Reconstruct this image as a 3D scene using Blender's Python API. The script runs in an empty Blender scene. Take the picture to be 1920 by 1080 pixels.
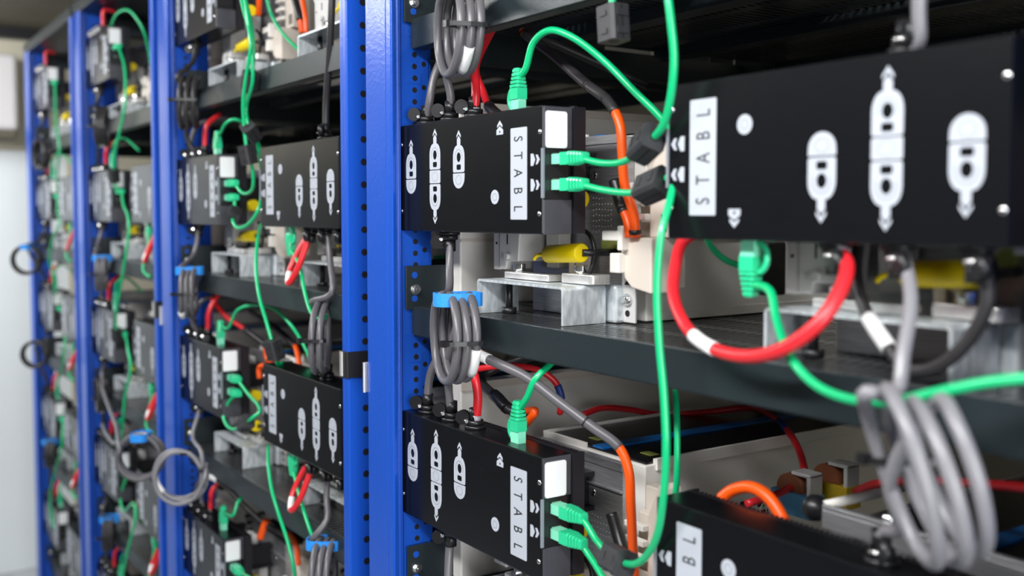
import bpy, bmesh, math, random
from mathutils import Vector, Matrix
random.seed(4)
S = bpy.context.scene
C = S.collection
R = math.radians

# ------------------------------------------------------------------ camera
FPX, PCX, PCY, DIST = 1900.0, 960.0, 500.0, 0.609
YAW = R(34.18)
PITCH = math.atan((PCY - 400) / FPX)
CAM = Vector((0, -DIST, 1.5))
FW = Vector((-math.cos(YAW) * math.cos(PITCH), math.sin(YAW) * math.cos(PITCH), -math.sin(PITCH)))
RT = Vector((math.sin(YAW), math.cos(YAW), 0))
UP = RT.cross(FW)
cam_data = bpy.data.cameras.new('camera')
cam = bpy.data.objects.new('camera', cam_data)
C.objects.link(cam)
m = Matrix((RT, UP, -FW)).transposed().to_4x4()
m.translation = CAM
cam.matrix_world = m
cam_data.sensor_width = 36
cam_data.lens = FPX / 1920 * 36
cam_data.shift_y = -(540 - PCY) / 1920
cam_data.clip_start = 0.02
cam_data.dof.use_dof = True
cam_data.dof.focus_distance = 1.2
cam_data.dof.aperture_fstop = 3.3
S.camera = cam

# ------------------------------------------------------------------ light and exposure
S.view_settings.view_transform = 'Standard'
S.view_settings.look = 'None'
S.view_settings.gamma = 1
S.view_settings.use_curve_mapping = False
S.view_settings.exposure = 0.0
W = bpy.data.worlds.new('world')
S.world = W
W.use_nodes = True
W.node_tree.nodes['Background'].inputs[0].default_value = (0.92, 0.96, 1.0, 1)
W.node_tree.nodes['Background'].inputs[1].default_value = 0.3


def area(name, loc, target, sx, sy, power, col=(1, 1, 1)):
    d = bpy.data.lights.new(name, 'AREA')
    d.shape = 'RECTANGLE'
    d.size, d.size_y, d.energy, d.color = sx, sy, power, col
    o = bpy.data.objects.new(name, d)
    C.objects.link(o)
    o.location = loc
    o.rotation_euler = (Vector(target) - Vector(loc)).to_track_quat('-Z', 'Y').to_euler()
    return o


area('ceiling_tube_light', (-0.45, -1.0, 2.22), (-0.6, 0.0, 1.2), 1.5, 0.14, 40)
area('ceiling_tube_light', (-2.6, -1.0, 2.22), (-2.6, -0.1, 1.2), 1.5, 0.14, 26)
area('doorway_daylight', (1.5, -0.75, 1.55), (-0.8, -0.05, 1.35), 0.9, 1.6, 52, (0.96, 0.98, 1.0))
area('end_wall_fill_light', (-3.95, -1.0, 2.2), (-4.6, -0.2, 1.0), 0.4, 0.7, 40, (0.95, 0.98, 1.0))  # added lamp without a fixture, brightens the end door and wall


# ------------------------------------------------------------------ pixel to place
def ray(px, py):
    return FW + RT * ((px - PCX) / FPX) - UP * ((py - PCY) / FPX)


def P(px, py, Y=0.02):
    r = ray(px, py)
    return CAM + r * ((Y - CAM.y) / r.y)


def V(x, y, z):
    return Vector((x, y, z))


# ------------------------------------------------------------------ materials
def mat(name, col, rough=0.5, metal=0.0, spec=0.5, noise=0.0, nscale=40, bump=0.0, bscale=300, emit=None, coat=0.0, sss=0.0):
    m = bpy.data.materials.new(name)
    m.use_nodes = True
    nt = m.node_tree
    b = nt.nodes['Principled BSDF']
    b.inputs['Base Color'].default_value = (*col, 1)
    b.inputs['Roughness'].default_value = rough
    b.inputs['Metallic'].default_value = metal
    b.inputs['Specular IOR Level'].default_value = spec
    b.inputs['Coat Weight'].default_value = coat
    if noise or bump:
        tc = nt.nodes.new('ShaderNodeTexCoord')
    if noise:
        n = nt.nodes.new('ShaderNodeTexNoise')
        n.inputs['Scale'].default_value = nscale
        n.inputs['Detail'].default_value = 4
        nt.links.new(tc.outputs['Object'], n.inputs['Vector'])
        cr = nt.nodes.new('ShaderNodeValToRGB')
        cr.color_ramp.elements[0].position = 0.3
        cr.color_ramp.elements[1].position = 0.7
        cr.color_ramp.elements[0].color = (*[c * (1 - noise) for c in col], 1)
        cr.color_ramp.elements[1].color = (*[min(1, c * (1 + noise)) for c in col], 1)
        nt.links.new(n.outputs['Fac'], cr.inputs['Fac'])
        nt.links.new(cr.outputs['Color'], b.inputs['Base Color'])
    if bump:
        n2 = nt.nodes.new('ShaderNodeTexNoise')
        n2.inputs['Scale'].default_value = bscale
        n2.inputs['Detail'].default_value = 2
        nt.links.new(tc.outputs['Object'], n2.inputs['Vector'])
        bp = nt.nodes.new('ShaderNodeBump')
        bp.inputs['Strength'].default_value = bump
        bp.inputs['Distance'].default_value = 0.001
        nt.links.new(n2.outputs['Fac'], bp.inputs['Height'])
        nt.links.new(bp.outputs['Normal'], b.inputs['Normal'])
    return m


def brushed(name, col, rough, scale, metal=1.0, spots=0.0):
    m = mat(name, col, rough, metal)
    nt = m.node_tree
    b = nt.nodes['Principled BSDF']
    tc = nt.nodes.new('ShaderNodeTexCoord')
    mp = nt.nodes.new('ShaderNodeMapping')
    mp.inputs['Scale'].default_value = scale
    n = nt.nodes.new('ShaderNodeTexNoise')
    n.inputs['Scale'].default_value = 30
    n.inputs['Detail'].default_value = 5
    cr = nt.nodes.new('ShaderNodeValToRGB')
    cr.color_ramp.elements[0].position = 0.3
    cr.color_ramp.elements[1].position = 0.75
    cr.color_ramp.elements[0].color = (*[c * 0.72 for c in col], 1)
    cr.color_ramp.elements[1].color = (*[min(1, c * 1.2) for c in col], 1)
    nt.links.new(tc.outputs['Object'], mp.inputs['Vector'])
    nt.links.new(mp.outputs['Vector'], n.inputs['Vector'])
    nt.links.new(n.outputs['Fac'], cr.inputs['Fac'])
    nt.links.new(cr.outputs['Color'], b.inputs['Base Color'])
    return m


M = {}
M['blue'] = mat('blue_powder_paint', (0.010, 0.080, 0.48), 0.28, spec=0.45, bump=0.25, bscale=220)
M['black_box'] = brushed('black_anodised_sheet', (0.006, 0.0065, 0.008), 0.24, (1, 1, 60), 0.0)
M['black_box'].node_tree.nodes['Principled BSDF'].inputs['Specular IOR Level'].default_value = 0.32
M['side_box'] = mat('dark_grey_cover', (0.055, 0.056, 0.068), 0.42, noise=0.15, nscale=60)
M['fin'] = mat('black_fin_metal', (0.022, 0.022, 0.028), 0.4, 0.4)
M['print'] = mat('white_print', (0.47, 0.50, 0.56), 0.5)
M['ring'] = mat('grey_print', (0.22, 0.24, 0.28), 0.5)
M['hole'] = mat('dark_opening', (0.004, 0.004, 0.005), 0.6)
M['ink'] = mat('black_ink', (0.012, 0.012, 0.014), 0.6)
M['sticker'] = mat('white_sticker', (0.92, 0.92, 0.94), 0.45)
M['black'] = mat('black_plastic', (0.012, 0.012, 0.014), 0.35)
M['ferrite'] = mat('ferrite_shell_grey', (0.030, 0.030, 0.034), 0.5, noise=0.2, nscale=80)
M['green'] = mat('green_cable_sheath', (0.0, 0.50, 0.185), 0.32, spec=0.6, coat=0.3)
M['green_plug'] = mat('green_plug_plastic', (0.03, 0.62, 0.30), 0.25, spec=0.6, coat=0.4)
M['red'] = mat('red_cable_sheath', (0.72, 0.02, 0.03), 0.35, spec=0.55)
M['orange'] = mat('orange_cable_sheath', (0.95, 0.10, 0.005), 0.35, spec=0.5)
M['grey'] = mat('grey_cable_sheath', (0.115, 0.11, 0.12), 0.36, spec=0.6)
M['grey_mid'] = mat('mid_grey_cable_sheath', (0.23, 0.225, 0.245), 0.30, spec=0.6)
M['grey_light'] = mat('light_grey_cable_sheath', (0.30, 0.30, 0.34), 0.36, spec=0.6)
M['dark_cable'] = mat('charcoal_cable_sheath', (0.030, 0.028, 0.030), 0.4)
M['white'] = mat('white_marker', (0.85, 0.84, 0.84), 0.45)
M['steel'] = mat('bright_steel', (0.80, 0.80, 0.80), 0.22, 1.0)
M['alu'] = brushed('brushed_aluminium_plate', (0.48, 0.48, 0.50), 0.34, (1, 1, 25), 0.75)
M['bar'] = brushed('machined_aluminium', (0.80, 0.79, 0.78), 0.3, (1, 30, 1), 0.6)
M['shelf'] = mat('charcoal_powder_paint', (0.016, 0.024, 0.028), 0.38, bump=0.2, bscale=260)
M['cream'] = mat('cream_plastic', (0.74, 0.66, 0.58), 0.5)
M['cream_white'] = mat('white_plastic', (0.87, 0.84, 0.79), 0.45)
M['conn_grey'] = mat('light_grey_plastic', (0.60, 0.59, 0.58), 0.45)
M['yellow'] = mat('yellow_plastic', (0.90, 0.68, 0.0), 0.4)
M['yellow_dark'] = mat('yellow_block_plastic', (0.55, 0.38, 0.02), 0.5)
M['lime'] = mat('lime_dot', (0.55, 0.62, 0.15), 0.6)
M['strap'] = mat('blue_hook_strap', (0.02, 0.28, 0.85), 0.6, bump=0.3, bscale=500)
M['blue_film'] = mat('blue_film', (0.01, 0.16, 0.52), 0.35)
M['blue_block'] = mat('light_blue_plastic', (0.10, 0.34, 0.60), 0.5)
M['brown'] = mat('brown_plastic', (0.22, 0.07, 0.03), 0.5)
M['top_film'] = mat('black_film', (0.006, 0.006, 0.008), 0.3)
M['wall'] = mat('cream_painted_wall', (0.55, 0.51, 0.40), 0.7, noise=0.05, nscale=3)
M['dim_wall'] = mat('wall_darkened_for_fill', (0.09, 0.085, 0.075), 0.8, noise=0.1, nscale=4)  # unseen walls set dark to cut fill light and box reflections
M['door'] = mat('white_painted_door', (0.80, 0.84, 0.86), 0.5, noise=0.03, nscale=2)
M['ceil'] = mat('olive_grey_ceiling', (0.13, 0.115, 0.08), 0.75, noise=0.15, nscale=5)
M['floor'] = mat('grey_floor_paint', (0.42, 0.44, 0.46), 0.5, noise=0.12, nscale=8)
M['tape'] = mat('blue_tape', (0.02, 0.05, 0.25), 0.5)
M['clear_tip'] = mat('pale_clear_plug_tip', (0.25, 0.80, 0.55), 0.15, spec=0.7)
M['lamp_box'] = mat('white_enamel', (0.75, 0.72, 0.72), 0.4)

# zinc with crystalline bloom
z = mat('galvanised_zinc', (0.55, 0.59, 0.62), 0.38, 0.45)
nt = z.node_tree
b = nt.nodes['Principled BSDF']
tc = nt.nodes.new('ShaderNodeTexCoord')
vo = nt.nodes.new('ShaderNodeTexNoise')
vo.inputs['Scale'].default_value = 140
vo.inputs['Detail'].default_value = 6
mp = nt.nodes.new('ShaderNodeMapping')
mp.inputs['Scale'].default_value = (1, 1, 0.35)
cr = nt.nodes.new('ShaderNodeValToRGB')
cr.color_ramp.elements[0].position = 0.35
cr.color_ramp.elements[1].position = 0.7
cr.color_ramp.elements[0].color = (0.52, 0.58, 0.62, 1)
cr.color_ramp.elements[1].color = (0.90, 0.94, 0.96, 1)
nt.links.new(tc.outputs['Object'], mp.inputs['Vector'])
nt.links.new(mp.outputs['Vector'], vo.inputs['Vector'])
nt.links.new(vo.outputs['Fac'], cr.inputs['Fac'])
nt.links.new(cr.outputs['Color'], b.inputs['Base Color'])
M['zinc'] = z

# perforated shelf sheet: rows of slots cut through
pf = mat('perforated_charcoal_sheet', (0.05, 0.052, 0.054), 0.24)
nt = pf.node_tree
b = nt.nodes['Principled BSDF']
tc = nt.nodes.new('ShaderNodeTexCoord')
sp = nt.nodes.new('ShaderNodeSeparateXYZ')
nt.links.new(tc.outputs['Object'], sp.inputs[0])


def mth(op, a, bb=None):
    n = nt.nodes.new('ShaderNodeMath')
    n.operation = op
    for i, v in enumerate((a, bb)):
        if v is None:
            continue
        if isinstance(v, (int, float)):
            n.inputs[i].default_value = v
        else:
            nt.links.new(v, n.inputs[i])
    return n.outputs[0]


fx = mth('FRACT', mth('MULTIPLY', sp.outputs['X'], 1 / 0.012))
fy = mth('FRACT', mth('MULTIPLY', sp.outputs['Y'], 1 / 0.075))
sl = mth('MULTIPLY', mth('MULTIPLY', mth('GREATER_THAN', fx, 0.62), mth('GREATER_THAN', fy, 0.22)), mth('GREATER_THAN', sp.outputs['Y'], 0.022))
tr = nt.nodes.new('ShaderNodeBsdfTransparent')
mx = nt.nodes.new('ShaderNodeMixShader')
nt.links.new(sl, mx.inputs[0])
nt.links.new(b.outputs[0], mx.inputs[1])
nt.links.new(tr.outputs[0], mx.inputs[2])
nt.links.new(mx.outputs[0], nt.nodes['Material Output'].inputs[0])
M['perf'] = pf


# ------------------------------------------------------------------ mesh helpers
class MB:
    def __init__(self):
        self.v, self.f, self.mi, self.sm = [], [], [], []

    def add(self, vs, fs, mi=0, smooth=False):
        o = len(self.v)
        self.v += [Vector(v) for v in vs]
        for f in fs:
            self.f.append([i + o for i in f])
            self.mi.append(mi)
            self.sm.append(smooth)
        return self

    def box(self, a, b, mi=0, mtx=None):
        x0, y0, z0 = a
        x1, y1, z1 = b
        vs = [Vector(p) for p in ((x0, y0, z0), (x1, y0, z0), (x1, y1, z0), (x0, y1, z0), (x0, y0, z1), (x1, y0, z1), (x1, y1, z1), (x0, y1, z1))]
        if mtx:
            vs = [mtx @ v for v in vs]
        return self.add(vs, [(0, 3, 2, 1), (4, 5, 6, 7), (0, 1, 5, 4), (1, 2, 6, 5), (2, 3, 7, 6), (3, 0, 4, 7)], mi)

    def prism(self, pts, d0, d1, axis='z', mi=0, mtx=None):
        """polygon pts (2D) swept along axis from d0 to d1"""
        def mk(p, d):
            if axis == 'z':
                q = Vector((p[0], p[1], d))
            elif axis == 'y':
                q = Vector((p[0], d, p[1]))
            else:
                q = Vector((d, p[0], p[1]))
            return mtx @ q if mtx else q
        n = len(pts)
        vs = [mk(p, d0) for p in pts] + [mk(p, d1) for p in pts]
        fs = [tuple(range(n))[::-1], tuple(range(n, 2 * n))] + [(i, (i + 1) % n, n + (i + 1) % n, n + i) for i in range(n)]
        return self.add(vs, fs, mi)

    def ringed(self, rings, mi=0, cap=True, smooth=True, closed=False):
        n = len(rings[0])
        vs = [v for r in rings for v in r]
        fs = []
        k = len(rings)
        for i in range(k if closed else k - 1):
            j = (i + 1) % k
            for a in range(n):
                bb = (a + 1) % n
                fs.append((i * n + a, i * n + bb, j * n + bb, j * n + a))
        self.add(vs, fs, mi, smooth)
        if cap and not closed:
            o = len(self.v) - len(vs)
            self.f += [[o + i for i in range(n)][::-1], [o + (k - 1) * n + i for i in range(n)]]
            self.mi += [mi, mi]
            self.sm += [False, False]
        return self

    def tube(self, pts, r, n=10, mi=0, cap=True, radii=None):
        fr = frames(pts)
        rings = []
        for i, (p, t, u, w) in enumerate(fr):
            rr = radii[i] if radii else r
            rings.append([p + (u * math.cos(2 * math.pi * k / n) + w * math.sin(2 * math.pi * k / n)) * rr for k in range(n)])
        return self.ringed(rings, mi, cap)

    def cyl(self, a, b, r, n=16, mi=0, r2=None):
        a, b = Vector(a), Vector(b)
        return self.tube([a, b], r, n, mi, radii=[r, r if r2 is None else r2])

    def dome(self, c, nrm, r, h, n=14, mi=0):
        c, nrm = Vector(c), Vector(nrm).normalized()
        u = nrm.orthogonal().normalized()
        w = nrm.cross(u)
        rings = []
        for k in range(5):
            t = k / 4.2 * math.pi / 2
            rings.append([c + nrm * (h * math.sin(t)) + (u * math.cos(2 * math.pi * i / n) + w * math.sin(2 * math.pi * i / n)) * r * math.cos(t) for i in range(n)])
        return self.ringed(rings, mi)

    def build(self, name, mats, parent=None, bevel=0.0, origin=None, segs=2):
        me = bpy.data.meshes.new(name)
        org = Vector(origin) if origin is not None else Vector((0, 0, 0))
        me.from_pydata([tuple(v - org) for v in self.v], [], self.f)
        if not isinstance(mats, (list, tuple)):
            mats = [mats]
        for mm in mats:
            me.materials.append(mm)
        for p, mi, sm in zip(me.polygons, self.mi, self.sm):
            p.material_index = mi
            p.use_smooth = sm
        bm = bmesh.new()
        bm.from_mesh(me)
        bmesh.ops.recalc_face_normals(bm, faces=bm.faces)
        if bevel:
            ed = [e for e in bm.edges if len(e.link_faces) == 2 and e.calc_face_angle(0) > 0.6]
            bmesh.ops.bevel(bm, geom=ed, offset=bevel, segments=segs, profile=0.5, affect='EDGES', clamp_overlap=True)
        bm.to_mesh(me)
        bm.free()
        o = bpy.data.objects.new(name, me)
        C.objects.link(o)
        if origin is not None:
            o.location = org
        if parent:
            o.parent = parent
            if origin is not None:
                o.location = org - parent.location
        return o


def frames(pts):
    out = []
    n = len(pts)
    u = None
    for i, p in enumerate(pts):
        t = (pts[min(i + 1, n - 1)] - pts[max(i - 1, 0)]).normalized()
        if u is None:
            u = t.orthogonal().normalized()
        else:
            u = (u - t * u.dot(t)).normalized()
        out.append((p, t, u, t.cross(u)))
    return out


def smooth(pts, seg=7):
    pts = [Vector(p) for p in pts]
    if len(pts) < 3:
        return pts
    q = [pts[0] * 2 - pts[1]] + pts + [pts[-1] * 2 - pts[-2]]
    out = []
    for i in range(1, len(q) - 2):
        p0, p1, p2, p3 = q[i - 1:i + 3]
        d1 = max((p1 - p0).length, 1e-5) ** .5
        d2 = max((p2 - p1).length, 1e-5) ** .5
        d3 = max((p3 - p2).length, 1e-5) ** .5
        m1 = ((p1 - p0) / d1 - (p2 - p0) / (d1 + d2) + (p2 - p1) / d2) * d2
        m2 = ((p2 - p1) / d2 - (p3 - p1) / (d2 + d3) + (p3 - p2) / d3) * d2
        for k in range(seg):
            t = k / seg
            out.append(p1 * (2 * t ** 3 - 3 * t * t + 1) + m1 * (t ** 3 - 2 * t * t + t) + p2 * (-2 * t ** 3 + 3 * t * t) + m2 * (t ** 3 - t * t))
    out.append(pts[-1])
    return out


def tag(o, label, cat, group=None, kind=None):
    if label:
        o['label'] = label
    if cat:
        o['category'] = cat
    if group:
        o['group'] = group
    if kind:
        o['kind'] = kind
    return o


def empty(name, loc, label=None, cat=None, group=None):
    o = bpy.data.objects.new(name, None)
    o.empty_display_size = 0.02
    C.objects.link(o)
    o.location = loc
    return tag(o, label, cat, group)


def struct(o):
    o['kind'] = 'structure'
    return o


def copy_tree(o, parent=None):
    c = o.copy()
    C.objects.link(c)
    if parent:
        c.parent = parent
    for ch in list(o.children):
        copy_tree(ch, c)
    return c


def shape(name, loops, mats, parent, thick=0.0004, y=0.0, frame='front'):
    """flat print cut from 2D loops (first outer, rest holes) standing on the front face"""
    cu = bpy.data.curves.new(name, 'CURVE')
    cu.dimensions = '2D'
    cu.fill_mode = 'BOTH'
    cu.extrude = thick / 2
    for lp in loops:
        s = cu.splines.new('POLY')
        s.points.add(len(lp) - 1)
        for i, (a, bb) in enumerate(lp):
            s.points[i].co = (a, bb, 0, 1)
        s.use_cyclic_u = True
    return curve_to_mesh(name, cu, mats, parent, y - thick / 2)


def curve_to_mesh(name, cu, mats, parent, y, mtx=None):
    to = bpy.data.objects.new('tmp', cu)
    C.objects.link(to)
    bpy.context.view_layer.update()
    dg = bpy.context.evaluated_depsgraph_get()
    me = bpy.data.meshes.new_from_object(to.evaluated_get(dg))
    bpy.data.objects.remove(to)
    me.name = name
    if mtx:
        me.transform(mtx)
    me.transform(Matrix(((1, 0, 0, 0), (0, 0, -1, y), (0, 1, 0, 0), (0, 0, 0, 1))))
    me.materials.clear()
    me.materials.append(mats)
    o = bpy.data.objects.new(name, me)
    C.objects.link(o)
    o.parent = parent
    return o


# ------------------------------------------------------------------ the room
struct(MB().box((-4.7, -2.0, -0.05), (1.9, 1.0, 0)).build('floor', M['floor']))
struct(MB().box((-4.7, -2.0, 2.25), (1.9, 1.0, 2.31)).build('ceiling', M['ceil']))
struct(MB().box((-4.7, 0.9, 0), (1.9, 0.96, 2.25)).build('wall_back', M['wall']))
struct(MB().box((-4.72, -2.0, 1.76), (-4.6, 0.9, 2.25)).box((-4.72, 0.25, 0), (-4.6, 0.9, 1.76)).build('wall_left', M['wall']))
struct(MB().box((-4.7, -2.0, 0), (1.9, -1.94, 2.25)).build('wall_front', M['dim_wall']))
struct(MB().box((-4.72, -2.0, 0), (-4.6, -0.80, 1.76)).build('dimmed_wall_piece', M['dim_wall']))  # unseen end wall piece, added dark so second rack boxes reflect less light
dr = struct(MB().box((-4.70, -0.80, 0), (-4.62, 0.25, 1.76)).build('door_1', M['door'], bevel=0.004))
MB().cyl((-4.62, -0.70, 1.0), (-4.56, -0.70, 1.0), 0.012).box((-4.57, -0.71, 0.99), (-4.555, -0.57, 1.01)).build('door_handle', M['steel'], dr)
struct(MB().box((-4.6, -2.0, 2.205), (-4.545, 0.9, 2.25)).build('trim_1', M['black']))
wd = empty('wall_unit', (-4.6, -0.12, 1.80), 'white boxy wall unit hung high on the cream end wall above the pale door', 'wall unit')
MB().box((0, -0.32, 0.03), (0.14, 0.17, 0.33)).build('casing', M['lamp_box'], wd, bevel=0.02, segs=3)
MB().box((0.0, -0.31, 0.0), (0.12, 0.16, 0.035)).build('lower_grille', M['ceil'], wd, bevel=0.006)


# ------------------------------------------------------------------ control box prototype
BW, BH, BD = 0.307, 0.1325, 0.0385


def rrect(cx, cy, hw, hh, r, n=5):
    pts = []
    for (sx, sy, a0) in ((1, 1, 0), (-1, 1, 90), (-1, -1, 180), (1, -1, 270)):
        for k in range(n + 1):
            a = R(a0 + 90 * k / n)
            pts.append((cx + sx * (hw - r) + r * math.cos(a), cy + sy * (hh - r) + r * math.sin(a)))
    return pts


def oval(cx, cy, a, b2, n=20):
    return [(cx + a * math.cos(2 * math.pi * k / n), cy + b2 * math.sin(2 * math.pi * k / n)) for k in range(n)]


def flip(lp, c):
    return [(x, 2 * c - y) for (x, y) in lp]


def seg_plug(u, tip, neck, hole, slot, base, hw):
    """outline of the upper half of a cable pictogram: arrow neck widening into a shoulder"""
    nk = 0.0036
    sh = neck - 0.0125
    pts = [(u, tip - 0.0066), (u - nk, tip - 0.0103), (u - nk, neck + 0.001)]
    for k in range(1, 7):
        a = k / 6 * math.pi / 2
        pts.append((u - nk - (hw - nk) * math.sin(a), sh + (neck + 0.001 - sh) * math.cos(a)))
    pts += [(u - hw, base + 0.0015), (u - hw + 0.0015, base), (u + hw - 0.0015, base), (u + hw, base + 0.0015)]
    for k in range(6, 0, -1):
        a = k / 6 * math.pi / 2
        pts.append((u + nk + (hw - nk) * math.sin(a), sh + (neck + 0.001 - sh) * math.cos(a)))
    pts += [(u + nk, neck + 0.001), (u + nk, tip - 0.0103)]
    chev = [(u, tip), (u + 0.0045, tip - 0.006), (u + 0.0045, tip - 0.0088), (u, tip - 0.0043), (u - 0.0045, tip - 0.0088), (u - 0.0045, tip - 0.006)]
    return [pts, oval(u, hole, 0.0046, 0.0056), rrect(u, slot, 0.0050, 0.0031, 0.0018)], [chev]


def arc_ring(c, r0, r1, a0, a1, n=14):
    o = [(c[0] + r1 * math.cos(R(a0 + (a1 - a0) * k / n)), c[1] + r1 * 1.1 * math.sin(R(a0 + (a1 - a0) * k / n))) for k in range(n + 1)]
    i = [(c[0] + r0 * math.cos(R(a1 + (a0 - a1) * k / n)), c[1] + r0 * 1.1 * math.sin(R(a1 + (a0 - a1) * k / n))) for k in range(n + 1)]
    return o + i


def make_box():
    t = empty('control_box', (0, 0, 0))
    mb = MB().box((0, 0, 0), (BW, BD, BH))
    mb.build('housing', M['black_box'], t, bevel=0.0016)
    # side cover plate with raised frame on the +x end
    for a, bb in (((BW, 0.0015, 0.0005), (BW + 0.0012, 0.0375, 0.036)), ((BW, 0.0015, 0.0885), (BW + 0.0012, 0.0375, 0.1315))):
        MB().box(a, bb).build('end_cover', M['side_box'], t, bevel=0.0005)
    mb = MB().box((0.002, BD, 0.001), (BW + 0.003, BD + 0.004, BH + 0.0008))
    n = 58
    for k in range(n):
        x = 0.006 + k * (BW - 0.010) / (n - 1)
        mb.box((x - 0.0009, BD + 0.004, 0.003), (x + 0.0009, BD + 0.0155, BH - 0.001))
    mb.box((BW + 0.0005, BD + 0.004, 0.001), (BW + 0.003, BD + 0.0155, BH))
    mb.build('heat_sink', M['fin'], t)
    # standoffs that carry the box on the frame behind it
    for x in (0.06, 0.24):
        MB().box((x - 0.0015, BD + 0.016, 0.049), (x + 0.0015, 0.1145, 0.086)).box((x - 0.012, BD + 0.0155, 0.045), (x + 0.012, 0.1145, 0.050)).box((x - 0.012, BD + 0.0155, 0.085), (x + 0.012, 0.1145, 0.090)).build('standoff', M['fin'], t)
    x0 = BW + 0.0012
    ys, zs = 0.017, 0.108
    pr = rrect(ys, zs, 0.0138, 0.0188, 0.003)
    MB().prism(pr, x0, x0 + 0.0006, 'x').build('rating_sticker', M['sticker'], t)['label'] = 'blank white rounded sticker'
    MB().box((BW - 0.0005, -0.0014, 0.0375), (BW + 0.0016, 0.0022, 0.0885)).build('light_strip', M['ring'], t, bevel=0.0004)
    pn = MB().box((BW, 0.0025, 0.0365), (BW + 0.0008, 0.0325, 0.088)).build('port_panel', M['black'], t)
    for zc in (0.0775, 0.0512):
        MB().box((BW + 0.0008, 0.0095, zc - 0.007), (BW + 0.0014, 0.0265, zc + 0.007), 0).box((BW + 0.0014, 0.012, zc + 0.0045), (BW + 0.0018, 0.024, zc + 0.0065), 1).build('network_port', [M['hole'], M['steel']], pn)
    for (x, zz) in ((0.0035, 0.1085), (0.003, 0.025), (0.3035, 0.1055), (0.3025, 0.0215)):
        MB().dome((x, 0, zz), (0, -1, 0), 0.0029, 0.0016).build('screw', M['steel'], t)
    # name plate
    pl = shape('name_plate', [rrect(0.2652, 0.0638, 0.0151, 0.0484, 0.0012)], M['print'], t, 0.0005)
    mtx_all = Matrix.Identity(4)
    me_all = None
    for ch, v in zip('STABL', (0.1004, 0.0828, 0.0645, 0.0460, 0.0272)):
        cu = bpy.data.curves.new('letter', 'FONT')
        cu.body = ch
        cu.size = 0.0225
        cu.align_x = 'CENTER'
        cu.extrude = 0.0001
        cu.offset = -0.0002 if False else 0.0
        mm = Matrix.Translation((0.2652 - 0.0082, v, 0)) @ Matrix.Rotation(R(-90), 4, 'Z') @ Matrix.Diagonal((0.60, 1.0, 1, 1))
        curve_to_mesh('letter', cu, M['ink'], pl, -0.00062, mm)
    # three cable pictograms
    for (u, dv, full) in ((0.0285, -0.0042, False), (0.0880, 0.0052, True), (0.1430, 0.0, False)):
        tip, neck, hole, slot, base = [q + dv for q in (0.1177, 0.0993, 0.0866, 0.0752, 0.0693)]
        hw = 0.0126
        lp, ch = seg_plug(u, tip, neck, hole, slot, base, hw)
        sy = shape('cable_pictogram', lp, M['print'], t)
        shape('pictogram_arrow', ch, M['print'], sy)
        shape('pictogram_ring', [arc_ring((u, hole), 0.0078, 0.0084, -20, 200)], M['ring'], sy, y=-0.0004, thick=0.0001)
        if full:
            shape('pictogram_centre', [rrect(u, 0.0658, hw, 0.0077, 0.0015)], M['print'], sy)
            shape('pictogram_ring', [oval(u, 0.0658, 0.0072, 0.0058), oval(u, 0.0658, 0.0068, 0.0054)], M['ring'], sy, y=-0.0004, thick=0.0001)
            c = 0.0658
            lo, lc = seg_plug(u, tip - 0.0005, neck, hole, slot, base, hw)
            sy2 = shape('cable_pictogram', [flip(q, c) for q in lo], M['print'], t)
            shape('pictogram_arrow', [flip(q, c) for q in lc], M['print'], sy2)
            shape('pictogram_ring', [flip(arc_ring((u, hole), 0.0078, 0.0084, -20, 200), c)], M['ring'], sy2, y=-0.0004, thick=0.0001)
        else:
            bt = base - 0.0012
            d = [(u - hw, bt), (u - hw, bt - 0.004)] + [(u - hw * math.cos(k / 12 * math.pi), bt - 0.005 - 0.0125 * math.sin(k / 12 * math.pi)) for k in range(1, 12)] + [(u + hw, bt - 0.004), (u + hw, bt)]
            shape('pictogram_base', [d], M['print'], sy)
            shape('pictogram_ring', [oval(u, bt - 0.0075, 0.0065, 0.0055), oval(u, bt - 0.0075, 0.0060, 0.0050)], M['ring'], sy, y=-0.0004, thick=0.0001)
    # patch port mark with arrow head
    u = 0.229
    a = [(u - 0.0064, 0.107), (u + 0.0064, 0.107), (u + 0.0064, 0.112), (u, 0.1162), (u - 0.0064, 0.112)]
    bq = [(u - 0.005, 0.1146), (u, 0.1178), (u + 0.005, 0.1146), (u + 0.005, 0.1172), (u, 0.1222), (u - 0.005, 0.1172)]
    s1 = shape('port_mark', [a, oval(u, 0.1100, 0.0016, 0.0012, 10)], M['print'], t)
    shape('pictogram_arrow', [bq], M['print'], s1)
    for v in (0.0773, 0.0512):
        a = [(0.2872, v - 0.0063), (0.2915, v - 0.0063), (0.2950, v), (0.2915, v + 0.0063), (0.2872, v + 0.0063)]
        bq = [(0.2962, v - 0.005), (0.2992, v - 0.005), (0.3030, v), (0.2992, v + 0.005), (0.2962, v + 0.005), (0.2985, v)]
        s1 = shape('port_mark', [a], M['print'], t)
        shape('pictogram_arrow', [bq], M['print'], s1)
    rs = shape('round_seal', [oval(0.219, 0.0398, 0.0079, 0.0079, 28)], M['print'], t)
    shape('seal_ring', [oval(0.219, 0.0398, 0.0042, 0.0042), oval(0.219, 0.0398, 0.0036, 0.0036)], M['ring'], rs, y=-0.0004, thick=0.0001)
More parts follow.
